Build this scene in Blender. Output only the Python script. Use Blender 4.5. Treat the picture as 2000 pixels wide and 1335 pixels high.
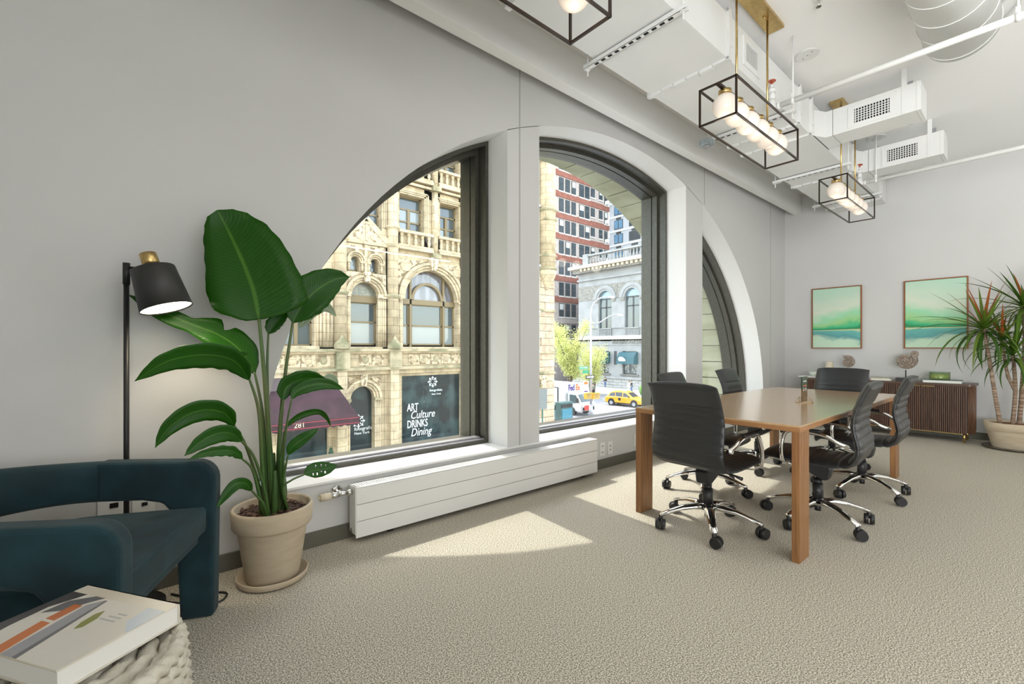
import bpy, bmesh, math, random
from mathutils import Vector, Matrix
random.seed(7)
PI = math.pi
SC = bpy.context.scene
COL = SC.collection
for o in list(bpy.data.objects):
    bpy.data.objects.remove(o, do_unlink=True)

# ---------------------------------------------------------------- camera, sky, sun, added fill lights
# World: X runs along the window wall towards the far wall, Y points out through the windows, Z is up.
TH = math.atan(1040 / 885.0)
CAM_H = 1.16
cam = bpy.data.objects.new('camera', bpy.data.cameras.new('camera'))
COL.objects.link(cam)
cam.location = (0, 0, CAM_H)
cam.rotation_euler = (PI / 2, 0, TH - PI / 2)
cam.data.sensor_width = 36
cam.data.lens = 885 / 2000 * 36
cam.data.shift_y = 12 / 2000
cam.data.clip_start = .05
cam.data.clip_end = 400
SC.camera = cam

SC.view_settings.view_transform = 'Standard'
SC.view_settings.look = 'None'
SC.view_settings.gamma = 1
SC.view_settings.use_curve_mapping = False
SC.view_settings.exposure = 0.0

world = bpy.data.worlds.new('sky')
SC.world = world
world.use_nodes = True
wn = world.node_tree.nodes
wl = world.node_tree.links
bg = wn['Background']
sky = wn.new('ShaderNodeTexSky')
sky.sky_type = 'NISHITA'
sky.sun_disc = False
sky.sun_elevation = math.radians(53.7)
sky.sun_rotation = math.radians(4)
sky.air_density = 1.2
sky.dust_density = 1.5
hz = wn.new('ShaderNodeMix'); hz.data_type = 'RGBA'; hz.inputs[0].default_value = .55
hz.inputs[7].default_value = (2.6, 2.55, 2.4, 1)          # thin bright haze over the blue
wl.new(sky.outputs[0], hz.inputs[6])
wl.new(hz.outputs[2], bg.inputs[0])
bg.inputs[1].default_value = 1.7

SUN_K = .07
TAN_EL = 1.364
sd = bpy.data.lights.new('sun', 'SUN')
sd.energy = 3.9
sd.angle = math.radians(.6)
sd.color = (1, .955, .88)
sun = bpy.data.objects.new('sun', sd)
COL.objects.link(sun)
sun.rotation_euler = Vector((-SUN_K, -1, -TAN_EL * math.hypot(SUN_K, 1))).to_track_quat('-Z', 'Y').to_euler()
sun.location = (4, 30, 40)

def area(name, loc, direction, w, h, power, color=(1, 1, 1)):
    d = bpy.data.lights.new(name, 'AREA')
    d.shape = 'RECTANGLE'
    d.size = w
    d.size_y = h
    d.energy = power
    d.color = color
    o = bpy.data.objects.new(name, d)
    COL.objects.link(o)
    o.location = loc
    o.rotation_euler = Vector(direction).to_track_quat('-Z', 'Y').to_euler()
    return o
# unseen area lights added out of view to brighten the room
area('fill_back', (.7, -4.1, 1.6), (0, 1, .40), 3.4, 2.8, 105, (.98, .99, 1))
side = area('fill_side', (-1.2, -2.3, 1.7), (1, .10, .40), 3.2, 3.0, 290, (.98, .99, 1))
side.data.spread = math.radians(105)      # beam narrowed to spare the near wall and brighten the far one
area('fill_end', (8.1, -3.3, 1.6), (-1, 0, .45), 1.7, 2.8, 60, (1, .995, .985))

# long linear ceiling lamps along the back of the room (their housing is built with the ceiling services)
area('linear_lamp_glow', (4.4, -3.1, 3.29), (0, .25, -1), 7.4, .07, 34, (1, .97, .93))

# ---------------------------------------------------------------- helpers
def ray(px, py):
    u = (px - 1000) / 885; v = (679.5 - py) / 885
    c, s = math.cos(TH), math.sin(TH)
    return c + u * s, s - u * c, v
def atY(px, py, Y):
    r = ray(px, py); t = Y / r[1]
    return Vector((r[0] * t, Y, CAM_H + r[2] * t))
def atX(px, py, X):
    r = ray(px, py); t = X / r[0]
    return Vector((X, r[1] * t, CAM_H + r[2] * t))

class MB:
    def __init__(s):
        s.v = []; s.f = []; s.smooth = []
    def add(s, vs, fs, sm=False):
        n = len(s.v)
        s.v += [tuple(v) for v in vs]
        for f in fs:
            s.f.append(tuple(i + n for i in f)); s.smooth.append(sm)
        return s
    def box(s, x0, x1, y0, y1, z0, z1):
        if x0 > x1: x0, x1 = x1, x0
        if y0 > y1: y0, y1 = y1, y0
        if z0 > z1: z0, z1 = z1, z0
        vs = [(x, y, z) for z in (z0, z1) for y in (y0, y1) for x in (x0, x1)]
        return s.add(vs, [(0, 2, 3, 1), (4, 5, 7, 6), (0, 1, 5, 4), (2, 6, 7, 3), (0, 4, 6, 2), (1, 3, 7, 5)])
    def obox(s, c, ax, ay, az):
        c, ax, ay, az = map(Vector, (c, ax, ay, az))
        vs = [c + sx * ax + sy * ay + sz * az for sz in (-1, 1) for sy in (-1, 1) for sx in (-1, 1)]
        return s.add(vs, [(0, 2, 3, 1), (4, 5, 7, 6), (0, 1, 5, 4), (2, 6, 7, 3), (0, 4, 6, 2), (1, 3, 7, 5)])
    def bar(s, p0, p1, w, h=None, up=(0, 0, 1)):
        h = w if h is None else h
        p0, p1 = Vector(p0), Vector(p1); d = (p1 - p0)
        dn = d.normalized(); up = Vector(up)
        if abs(dn.dot(up)) > .95: up = Vector((1, 0, 0))
        a = dn.cross(up).normalized(); b = a.cross(dn).normalized()
        return s.obox((p0 + p1) / 2, d / 2, a * w / 2, b * h / 2)
    def cyl(s, p0, p1, r0, r1=None, n=16, cap=True, sm=True):
        r1 = r0 if r1 is None else r1
        p0, p1 = Vector(p0), Vector(p1); d = (p1 - p0).normalized()
        up = Vector((0, 0, 1)) if abs(d.z) < .9 else Vector((1, 0, 0))
        a = d.cross(up).normalized(); b = d.cross(a).normalized()
        vs = []
        for p, r in ((p0, r0), (p1, r1)):
            for i in range(n):
                t = 2 * PI * i / n
                vs.append(p + a * (r * math.cos(t)) + b * (r * math.sin(t)))
        s.add(vs, [(i, (i + 1) % n, n + (i + 1) % n, n + i) for i in range(n)], sm)
        if cap:
            m = len(s.v) - 2 * n
            s.f.append(tuple(m + i for i in reversed(range(n)))); s.smooth.append(False)
            s.f.append(tuple(m + n + i for i in range(n))); s.smooth.append(False)
        return s
    def tube(s, pts, r, n=8, cap=True):
        pts = [Vector(p) for p in pts]
        rs = r if isinstance(r, (list, tuple)) else [r] * len(pts)
        vs = []; prev = None
        for i, p in enumerate(pts):
            d = (pts[min(i + 1, len(pts) - 1)] - pts[max(i - 1, 0)]).normalized()
            if prev is None:
                up = Vector((0, 0, 1)) if abs(d.z) < .9 else Vector((1, 0, 0))
                a = d.cross(up).normalized()
            else:
                a = (prev - d * prev.dot(d)).normalized()
            b = d.cross(a); prev = a
            for k in range(n):
                t = 2 * PI * k / n
                vs.append(p + a * (rs[i] * math.cos(t)) + b * (rs[i] * math.sin(t)))
        fs = [(i * n + k, i * n + (k + 1) % n, (i + 1) * n + (k + 1) % n, (i + 1) * n + k) for i in range(len(pts) - 1) for k in range(n)]
        m = len(s.v)
        s.add(vs, fs, True)
        if cap:
            s.f.append(tuple(m + k for k in reversed(range(n)))); s.smooth.append(False)
            q = m + (len(pts) - 1) * n
            s.f.append(tuple(q + k for k in range(n))); s.smooth.append(False)
        return s
    def lathe(s, prof, n=24, c=(0, 0, 0), sm=True, closed=False, sx=1, sy=1):
        vs = [(c[0] + r * math.cos(2 * PI * i / n) * sx, c[1] + r * math.sin(2 * PI * i / n) * sy, c[2] + z) for r, z in prof for i in range(n)]
        m = len(prof)
        fs = [(j * n + i, j * n + (i + 1) % n, ((j + 1) % m) * n + (i + 1) % n, ((j + 1) % m) * n + i) for j in range(m if closed else m - 1) for i in range(n)]
        return s.add(vs, fs, sm)
    def sphere(s, c, r, n=20, m=12, sc=(1, 1, 1)):
        vs = [(c[0], c[1], c[2] - r * sc[2])]
        for j in range(1, m):
            t = PI * j / m - PI / 2
            for i in range(n):
                p = 2 * PI * i / n
                vs.append((c[0] + r * sc[0] * math.cos(t) * math.cos(p), c[1] + r * sc[1] * math.cos(t) * math.sin(p), c[2] + r * sc[2] * math.sin(t)))
        vs.append((c[0], c[1], c[2] + r * sc[2]))
        fs = [(0, 1 + (i + 1) % n, 1 + i) for i in range(n)]
        for j in range(m - 2):
            for i in range(n):
                a = 1 + j * n + i; b = 1 + j * n + (i + 1) % n
                fs.append((a, b, b + n, a + n))
        t = len(vs) - 1; q = 1 + (m - 2) * n
        fs += [(q + i, q + (i + 1) % n, t) for i in range(n)]
        return s.add(vs, fs, True)
    def prism(s, poly, f0, f1, sm=False):
        """poly: list of 2D points; f0, f1 map (a, b) to 3D for both ends"""
        n = len(poly)
        vs = [f0(*p) for p in poly] + [f1(*p) for p in poly]
        s.add(vs, [tuple(reversed(range(n))), tuple(range(n, 2 * n))])
        m = len(s.v) - 2 * n
        for i in range(n):
            s.f.append((m + i, m + (i + 1) % n, m + n + (i + 1) % n, m + n + i)); s.smooth.append(sm)
        return s
    def prismY(s, poly, y0, y1, sm=False):
        return s.prism(poly, lambda a, b: (a, y0, b), lambda a, b: (a, y1, b), sm)
    def prismX(s, poly, x0, x1, sm=False):
        return s.prism(poly, lambda a, b: (x0, a, b), lambda a, b: (x1, a, b), sm)
    def prismZ(s, poly, z0, z1, sm=False):
        return s.prism(poly, lambda a, b: (a, b, z0), lambda a, b: (a, b, z1), sm)
    def ring(s, outer, inner, y0, y1, closed=True):
        """frame between two matching outlines in XZ, from y0 to y1"""
        n = len(outer)
        vs = [(a, y0, b) for a, b in outer] + [(a, y0, b) for a, b in inner] + [(a, y1, b) for a, b in outer] + [(a, y1, b) for a, b in inner]
        fs = []
        for i in range(n if closed else n - 1):
            j = (i + 1) % n
            fs += [(i, j, n + j, n + i), (2 * n + i, 3 * n + i, 3 * n + j, 2 * n + j), (n + i, n + j, 3 * n + j, 3 * n + i), (i, 2 * n + i, 2 * n + j, j)]
        if not closed:
            fs += [(0, n, 3 * n, 2 * n), (n - 1, 3 * n - 1, 4 * n - 1, 2 * n - 1)]
        return s.add(vs, fs)
    def arch_wall(s, x0, x1, z0, z1, xc, a, b, zs, y0, y1, n=48):
        """wall with an arched opening: half-width a, rise b above the springing zs, open down to z0"""
        s.box(x0, xc - a, y0, y1, z0, z1)
        s.box(xc + a, x1, y0, y1, z0, z1)
        pts = [(xc - a * math.cos(PI * i / n), zs + b * math.sin(PI * i / n)) for i in range(n + 1)]
        vs = []
        for (x, z) in pts:
            vs += [(x, y0, z), (x, y0, z1), (x, y1, z), (x, y1, z1)]
        fs = []
        for i in range(n):
            p = 4 * i; q = p + 4
            fs += [(p, q, q + 1, p + 1), (p + 2, p + 3, q + 3, q + 2), (p, p + 2, q + 2, q), (p + 1, q + 1, q + 3, p + 3)]
        s.add(vs, fs)
        return s
    def build(s, name, mat, parent=None, smooth=None, bevel=0, world=False, seg=2, subsurf=0, auto=False):
        me = bpy.data.meshes.new(name)
        vs = s.v
        if world and parent is not None:
            l = parent.location
            vs = [(v[0] - l.x, v[1] - l.y, v[2] - l.z) for v in vs]
        me.from_pydata(vs, [], s.f)
        me.polygons.foreach_set('use_smooth', [bool(smooth)] * len(s.f) if smooth is not None else s.smooth)
        bm = bmesh.new(); bm.from_mesh(me)
        bmesh.ops.recalc_face_normals(bm, faces=bm.faces)
        bm.to_mesh(me); bm.free()
        me.update()
        o = bpy.data.objects.new(name, me)
        COL.objects.link(o)
        if mat is not None: me.materials.append(mat)
        if parent is not None: o.parent = parent
        if bevel:
            md = o.modifiers.new('edge', 'BEVEL'); md.width = bevel; md.segments = seg; md.limit_method = 'ANGLE'; md.angle_limit = .6
        if subsurf:
            md = o.modifiers.new('sub', 'SUBSURF'); md.levels = subsurf; md.render_levels = subsurf
        return o

def tag(o, label=None, cat=None, group=None, kind=None):
    if label: o['label'] = label
    if cat: o['category'] = cat
    if group: o['group'] = group
    if kind: o['kind'] = kind
    return o
def thing(name, label, cat, loc=(0, 0, 0), rotz=0, group=None):
    o = bpy.data.objects.new(name, None)
    COL.objects.link(o)
    o.empty_display_size = .1
    o.location = loc
    o.rotation_euler = (0, 0, rotz)
    return tag(o, label, cat, group)
def struct(o, label=None, cat=None):
    o['kind'] = 'structure'
    if label: o['label'] = label
    if cat: o['category'] = cat
    return o
def copy_tree(o, parent=None):
    c = o.copy()
    COL.objects.link(c)
    c.parent = parent
    for ch in list(KIDS(o)):
        copy_tree(ch, c)
    return c
def KIDS(o):
    return [c for c in bpy.data.objects if c.parent == o]
def dup(root, loc, rotz=0, label=None, group=None):
    c = copy_tree(root)
    c.location = loc
    c.rotation_euler = (0, 0, rotz)
    if label: c['label'] = label
    if group: c['group'] = group
    return c
def inst(o, loc, parent=None, rot=None, scale=None):
    """another piece sharing the mesh"""
    c = o.copy()
    COL.objects.link(c)
    c.parent = parent if parent is not None else o.parent
    c.location = loc
    if rot: c.rotation_euler = rot
    if scale: c.scale = scale
    return c
def text_mesh(name, txt, size, mat, parent=None, mat4=None, shear=0, depth=.002, align='LEFT', sx=1.0, offset=0, spacing=1.0):
    cu = bpy.data.curves.new(name, 'FONT')
    cu.body = txt; cu.size = size; cu.shear = shear; cu.extrude = depth; cu.align_x = align
    cu.offset = offset; cu.space_character = spacing; cu.resolution_u = 3
    t = bpy.data.objects.new(name, cu)
    COL.objects.link(t)
    dg = bpy.context.evaluated_depsgraph_get()
    me = bpy.data.meshes.new_from_object(t.evaluated_get(dg))
    bpy.data.objects.remove(t, do_unlink=True)
    M = (mat4 or Matrix()) @ Matrix.Diagonal((sx, 1, 1, 1))
    me.transform(M)
    if parent is not None:
        me.transform(Matrix.Translation(-Vector(parent.location)))
    me.materials.clear(); me.materials.append(mat)
    o = bpy.data.objects.new(name, me)
    COL.objects.link(o)
    if parent is not None: o.parent = parent
    return o
def faceY(x, y, z):   # text plane that faces -Y (towards the room) with its baseline along +X
    return Matrix.Translation((x, y, z)) @ Matrix.Rotation(PI / 2, 4, 'X')
def faceX(x, y, z):   # text plane that faces -X with its baseline along -Y
    return Matrix.Translation((x, y, z)) @ Matrix.Rotation(-PI / 2, 4, 'Z') @ Matrix.Rotation(PI / 2, 4, 'X')

# ---------------------------------------------------------------- materials
def principled(name):
    m = bpy.data.materials.new(name)
    m.use_nodes = True
    return m, m.node_tree.nodes, m.node_tree.links, m.node_tree.nodes['Principled BSDF']
def mat(name, col, rough=.5, metal=0, noise=None, bump=None, spec=None, emit=None, coat=0, sheen=0, trans=0, alpha=1):
    """noise=(scale, colour2, lo, hi[, stretch]); bump=(scale, strength)"""
    m, N, L, b = principled(name)
    b.inputs['Base Color'].default_value = (*col, 1)
    b.inputs['Roughness'].default_value = rough
    b.inputs['Metallic'].default_value = metal
    if spec is not None: b.inputs['Specular IOR Level'].default_value = spec
    if coat: b.inputs['Coat Weight'].default_value = coat
    if sheen:
        b.inputs['Sheen Weight'].default_value = sheen
    if trans: b.inputs['Transmission Weight'].default_value = trans
    if emit:
        b.inputs['Emission Color'].default_value = (*emit[0], 1)
        b.inputs['Emission Strength'].default_value = emit[1]
    tc = N.new('ShaderNodeTexCoord')
    if noise:
        sc, c2, lo, hi = noise[:4]
        mp = N.new('ShaderNodeMapping')
        if len(noise) > 4: mp.inputs['Scale'].default_value = noise[4]
        nz = N.new('ShaderNodeTexNoise'); nz.inputs['Scale'].default_value = sc; nz.inputs['Detail'].default_value = 6
        rp = N.new('ShaderNodeMapRange'); rp.inputs[1].default_value = lo; rp.inputs[2].default_value = hi
        mx = N.new('ShaderNodeMix'); mx.data_type = 'RGBA'
        mx.inputs[6].default_value = (*col, 1); mx.inputs[7].default_value = (*c2, 1)
        L.new(tc.outputs['Object'], mp.inputs[0]); L.new(mp.outputs[0], nz.inputs['Vector'])
        L.new(nz.outputs['Fac'], rp.inputs[0]); L.new(rp.outputs[0], mx.inputs[0]); L.new(mx.outputs[2], b.inputs['Base Color'])
    if bump:
        nb = N.new('ShaderNodeTexNoise'); nb.inputs['Scale'].default_value = bump[0]; nb.inputs['Detail'].default_value = 5
        bp = N.new('ShaderNodeBump'); bp.inputs['Strength'].default_value = bump[1]; bp.inputs['Distance'].default_value = .01
        L.new(tc.outputs['Object'], nb.inputs['Vector']); L.new(nb.outputs['Fac'], bp.inputs['Height']); L.new(bp.outputs[0], b.inputs['Normal'])
    return m
def wood(name, c1, c2, scale=(1, 14, 14), wave=2.2, rough=.4):
    m, N, L, b = principled(name)
    tc = N.new('ShaderNodeTexCoord'); mp = N.new('ShaderNodeMapping'); mp.inputs['Scale'].default_value = scale
    nz = N.new('ShaderNodeTexNoise'); nz.inputs['Scale'].default_value = wave; nz.inputs['Detail'].default_value = 8; nz.inputs['Roughness'].default_value = .65
    rp = N.new('ShaderNodeMapRange'); rp.inputs[1].default_value = .36; rp.inputs[2].default_value = .64
    mx = N.new('ShaderNodeMix'); mx.data_type = 'RGBA'; mx.inputs[6].default_value = (*c1, 1); mx.inputs[7].default_value = (*c2, 1)
    L.new(tc.outputs['Object'], mp.inputs[0]); L.new(mp.outputs[0], nz.inputs['Vector']); L.new(nz.outputs['Fac'], rp.inputs[0])
    L.new(rp.outputs[0], mx.inputs[0]); L.new(mx.outputs[2], b.inputs['Base Color'])
    b.inputs['Roughness'].default_value = rough
    return m
def glass(name, tint, gloss=.06):
    m = bpy.data.materials.new(name); m.use_nodes = True
    N = m.node_tree.nodes; L = m.node_tree.links
    N.remove(N['Principled BSDF'])
    out = N['Material Output']
    tr = N.new('ShaderNodeBsdfTransparent'); tr.inputs[0].default_value = (*tint, 1)
    gl = N.new('ShaderNodeBsdfGlossy'); gl.inputs['Roughness'].default_value = .0
    lw = N.new('ShaderNodeLayerWeight'); lw.inputs['Blend'].default_value = .5
    pw = N.new('ShaderNodeMath'); pw.operation = 'POWER'; pw.inputs[1].default_value = 5
    ml = N.new('ShaderNodeMath'); ml.operation = 'MULTIPLY_ADD'; ml.inputs[1].default_value = 1 - gloss; ml.inputs[2].default_value = gloss
    L.new(lw.outputs['Facing'], pw.inputs[0]); L.new(pw.outputs[0], ml.inputs[0])
    mx = N.new('ShaderNodeMixShader')
    L.new(ml.outputs[0], mx.inputs[0]); L.new(tr.outputs[0], mx.inputs[1]); L.new(gl.outputs[0], mx.inputs[2]); L.new(mx.outputs[0], out.inputs[0])
    return m

M = {}
M['wall'] = mat('wall_paint', (.64, .64, .63), .75, noise=(1.2, (.615, .615, .605), .35, .65), bump=(60, .03))
M['ceiling'] = mat('ceiling_paint', (.87, .87, .86), .8, bump=(40, .03))
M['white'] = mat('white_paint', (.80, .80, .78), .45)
M['white_sill'] = mat('white_sill', (.82, .82, .81), .4)
M['duct'] = mat('duct_paint', (.75, .755, .74), .5, noise=(3, (.72, .73, .715), .4, .65))
M['baseboard'] = mat('baseboard_grey', (.115, .11, .085), .5)
M['bronze'] = mat('bronze_frame', (.068, .066, .052), .38, .3, noise=(30, (.085, .083, .068), .4, .7))
M['aluminium'] = mat('grey_metal', (.42, .42, .44), .38, .5, noise=(40, (.36, .36, .38), .4, .7))
M['stone'] = mat('grey_stone', (.40, .405, .29), .85, noise=(1.6, (.25, .25, .15), .38, .68, (.6, .6, 3)), bump=(30, .25))
M['stone_joint'] = mat('stone_joint', (.07, .07, .05), .9)
M['glass'] = glass('window_glass', (.97, .985, .975), .03)
M['chrome'] = mat('chrome', (.80, .79, .77), .08, 1)
M['black_plastic'] = mat('black_plastic', (.016, .016, .017), .42)
M['leather'] = mat('black_leather', (.022, .023, .024), .36, bump=(260, .08))
M['brass'] = mat('brass', (.62, .45, .19), .28, 1, noise=(40, (.54, .38, .16), .4, .6))
M['bronze_bar'] = mat('dark_bronze_bar', (.045, .032, .024), .35, .7)
M['black_metal'] = mat('black_metal', (.022, .022, .022), .4, .2)
M['walnut_top'] = wood('walnut_top', (.58, .40, .23), (.48, .31, .165), (1.2, 16, 16), 2.0, .20)
M['walnut_leg'] = wood('walnut_leg', (.34, .165, .062), (.20, .088, .030), (26, 26, 1.4), 2.2, .4)
M['walnut_edge'] = wood('walnut_edge', (.40, .205, .085), (.29, .135, .05), (2, 2, 26), 2.2, .4)
M['walnut_top'].node_tree.nodes['Principled BSDF'].inputs['Coat Weight'].default_value = .6
M['walnut_top'].node_tree.nodes['Principled BSDF'].inputs['Coat Roughness'].default_value = .16
M['dark_wood'] = wood('dark_walnut', (.17, .085, .048), (.085, .040, .022), (14, 14, 1.2), 2.4, .45)
M['dark_top'] = wood('dark_walnut_top', (.115, .065, .045), (.075, .04, .028), (14, 1, 14), 2.4, .35)
M['velvet'] = mat('teal_velvet', (.003, .020, .028), .9, noise=(6, (.007, .040, .052), .38, .68), sheen=.08)
M['terracotta'] = mat('beige_clay', (.56, .475, .35), .8, noise=(7, (.48, .39, .27), .35, .7, (1, 1, 4)), bump=(60, .06))
M['soil'] = mat('bark_soil', (.045, .022, .014), .95, noise=(60, (.12, .065, .045), .45, .7), bump=(50, 1.0))
M['cream'] = mat('cream_ceramic', (.66, .58, .44), .6)
M['paper'] = mat('paper', (.78, .77, .72), .8)
M['soft_black'] = mat('dark_gap', (.008, .008, .008), .9)
# ================================================================ ROOM SHELL
XA, XB, YA, YB, ZC = -1.3, 8.25, -4.3, 2.77, 3.62
AC, AA, AB, AZ = 3.96, 3.41, 2.84, .41      # arch: centre, half width, rise, springing
SILL = .368

def carpet():
    m, N, L, b = principled('carpet')
    tc = N.new('ShaderNodeTexCoord')
    n1 = N.new('ShaderNodeTexNoise'); n1.inputs['Scale'].default_value = 240; n1.inputs['Detail'].default_value = 2
    n2 = N.new('ShaderNodeTexNoise'); n2.inputs['Scale'].default_value = 170; n2.inputs['Detail'].default_value = 4
    n3 = N.new('ShaderNodeTexNoise'); n3.inputs['Scale'].default_value = 2.2
    for n in (n1, n2, n3): L.new(tc.outputs['Object'], n.inputs['Vector'])
    ad = N.new('ShaderNodeMath'); ad.operation = 'ADD'
    L.new(n1.outputs['Fac'], ad.inputs[0]); L.new(n2.outputs['Fac'], ad.inputs[1])
    r = N.new('ShaderNodeValToRGB')
    e = r.color_ramp.elements
    e[0].position = .80; e[0].color = (.105, .095, .078, 1)
    e[1].position = 1.22; e[1].color = (.46, .435, .38, 1)
    k = e.new(1.0); k.color = (.27, .25, .212, 1)
    L.new(ad.outputs[0], r.inputs[0])
    # ramp input is 0..1: halve the sum
    hv = N.new('ShaderNodeMath'); hv.operation = 'MULTIPLY'; hv.inputs[1].default_value = .5
    L.new(ad.outputs[0], hv.inputs[0]); L.new(hv.outputs[0], r.inputs[0])
    e[0].position = .42; e[1].position = .50; e[2].position = .585
    e[0].color = (.18, .162, .125, 1); e[1].color = (.465, .428, .35, 1); e[2].color = (.82, .77, .66, 1)
    mx = N.new('ShaderNodeMix'); mx.data_type = 'RGBA'; mx.blend_type = 'MULTIPLY'; mx.inputs[0].default_value = .25
    L.new(r.outputs[0], mx.inputs[6]); L.new(n3.outputs['Color'], mx.inputs[7])
    L.new(r.outputs[0], b.inputs['Base Color'])
    bp = N.new('ShaderNodeBump'); bp.inputs['Strength'].default_value = .12; bp.inputs['Distance'].default_value = .002
    L.new(n1.outputs['Fac'], bp.inputs['Height']); L.new(bp.outputs[0], b.inputs['Normal'])
    b.inputs['Roughness'].default_value = .95
    b.inputs['Specular IOR Level'].default_value = .1
    return m
M['carpet'] = carpet()

struct(MB().box(XA, XB, YA, YB, -.2, 0).build('floor', M['carpet']), 'grey flecked loop-pile carpet floor', 'floor')
struct(MB().box(XA, XB + .2, YA, YB + .3, ZC, ZC + .2).build('ceiling', M['ceiling']), 'pale painted concrete ceiling', 'ceiling')
w = MB().arch_wall(XA, XB, SILL, ZC, AC, AA, AB, AZ, YB, 3.02, 72)
w.box(XA, XB, YB, 3.02, 0, SILL)
def lit_reveals(o):  # reveal faces painted whiter to stand in for light from outside
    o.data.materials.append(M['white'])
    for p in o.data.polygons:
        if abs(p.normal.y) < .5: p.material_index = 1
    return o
struct(lit_reveals(w.build('wall_window', M['wall'])), 'pale grey wall with one wide arched window opening', 'wall')
struct(MB().box(XB, XB + .2, YA, YB + .3, 0, ZC).build('wall_far', M['wall']), 'pale grey end wall behind the slatted cabinet', 'wall')
struct(MB().box(XA - .2, XA, YA, YB + .3, 0, ZC).build('wall_left', M['wall']))
struct(MB().box(XA - .2, XB + .2, YA - .2, YA, 0, ZC).build('wall_back', M['wall']))
# piers that divide the arch into three windows
def ell(x, a=AA, b=AB):
    return AZ + b * math.sqrt(max(0, 1 - ((x - AC) / a) ** 2))
PIERS = [(2.31, 2.66), (5.08, 5.48)]
for i, (x0, x1) in enumerate(PIERS):
    poly = [(x0, SILL), (x1, SILL)] + [(x1 + (x0 - x1) * k / 6, ell(x1 + (x0 - x1) * k / 6) + .004) for k in range(7)]
    m = MB().prismY(poly, YB, 3.36)
    struct(lit_reveals(m.build('pillar', M['wall'])), ['white pier between the wide first window and the middle window', 'white pier between the middle window and the narrow far window'][i], 'pillar')
# fine vertical joints of the wall lining
for i, (x, z0) in enumerate(((2.439, SILL), (5.53, 2.96), (7.655, .1))):
    struct(MB().box(x - .007, x + .007, YB - .0015, YB + .01, z0, ZC - .02).build('trim_%d' % (i + 1), mat('joint_grey', (.42, .42, .40), .7)))
# valance board that hides the blind pocket along the top of the wall
struct(MB().box(XA, XB, 2.524, 2.633, 3.313, ZC).build('trim_4', M['white'], bevel=.003), 'long boxed white valance running under the ceiling above windows', 'valance')
# baseboards
struct(MB().box(XA, XB, YB - .014, YB, 0, .09).build('baseboard_window', M['baseboard'], bevel=.002))
struct(MB().box(XB - .014, XB, YA, YB - .014, 0, .09).build('baseboard_far', M['baseboard'], bevel=.002))
# inner sill board
struct(MB().box(AC - AA - .005, AC + AA + .005, YB - .012, 3.02, SILL - .012, SILL + .003).build('trim_5', M['white_sill'], bevel=.002), 'white window sill board above the radiator', 'sill')

def outline(xl, xr, ins, zb, n=26):
    a, b = AA - ins, AB - ins
    xl = max(xl + ins, AC - a); xr = min(xr - ins, AC + a)
    t0 = math.acos(max(-1, min(1, (AC - xl) / a))); t1 = math.acos(max(-1, min(1, (AC - xr) / a)))
    top = [(AC - a * math.cos(t1 + (t0 - t1) * k / n), AZ + b * math.sin(t1 + (t0 - t1) * k / n)) for k in range(n + 1)]
    return [(xl, zb), (xr, zb)] + [(x, max(z, zb + .01)) for x, z in top]
WINS = [(-9, 2.31), (2.66, 5.08), (5.48, 99)]
WL = ['wide first window with a sloping arched left side and dark bronze frame',
      'middle window with a curved arched top and dark bronze frame',
      'narrow far window with a curved right side and dark bronze frame']
for i, (xl, xr) in enumerate(WINS):
    w = thing('window_%d' % (i + 1), WL[i], 'window', ((max(xl, .55) + min(xr, 7.37)) / 2, 3.02, SILL))
    w['kind'] = 'structure'
    MB().ring(outline(xl, xr, 0, SILL), outline(xl, xr, .03, SILL + .03), 3.02, 3.12).build('frame', M['bronze'], w, world=True)
    MB().ring(outline(xl, xr, .0, SILL + .0), outline(xl, xr, .065, SILL + .035), 3.12, 3.185).build('sash', M['bronze'], w, world=True)
    MB().ring(outline(xl, xr, .0, SILL + .0), outline(xl, xr, .065, SILL + .03), 3.20, 3.34).build('outer_sash', M['bronze'], w, world=True)
    MB().prismY(outline(xl, xr, .055, SILL + .02), 3.188, 3.198).build('pane', M['glass'], w, world=True)
    r = outline(xl, xr, .035, SILL)
    m = MB().box(r[0][0], r[1][0], 3.03, 3.125, SILL, SILL + .04)
    m.box(r[0][0] + .02, r[1][0] - .02, 3.06, 3.12, SILL + .04, SILL + .055)
    m.build('bottom_rail', M['aluminium'], w, world=True, bevel=.003)

# thin knotted wire left along the head of the middle window frame
wp = []
for k in range(24):
    x = 2.72 + (4.75 - 2.72) * k / 23
    wp.append((x, 3.105, ell(x, AA - .05, AB - .05) - .004 * math.sin(k * 1.9)))
wt = thing('wire', 'thin dark wire strung along the arched head of the middle window', 'wire', (3.7, 3.105, 3.1))
MB().tube(wp, .0022, 6).build('strand', M['black_plastic'], wt, world=True)
for k in (5, 9, 10, 12):
    MB().bar((wp[k][0] - .004, 3.10, wp[k][2] - .014), (wp[k][0] + .006, 3.10, wp[k][2] + .016), .003).build('knot', M['black_plastic'], wt, world=True)

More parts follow.
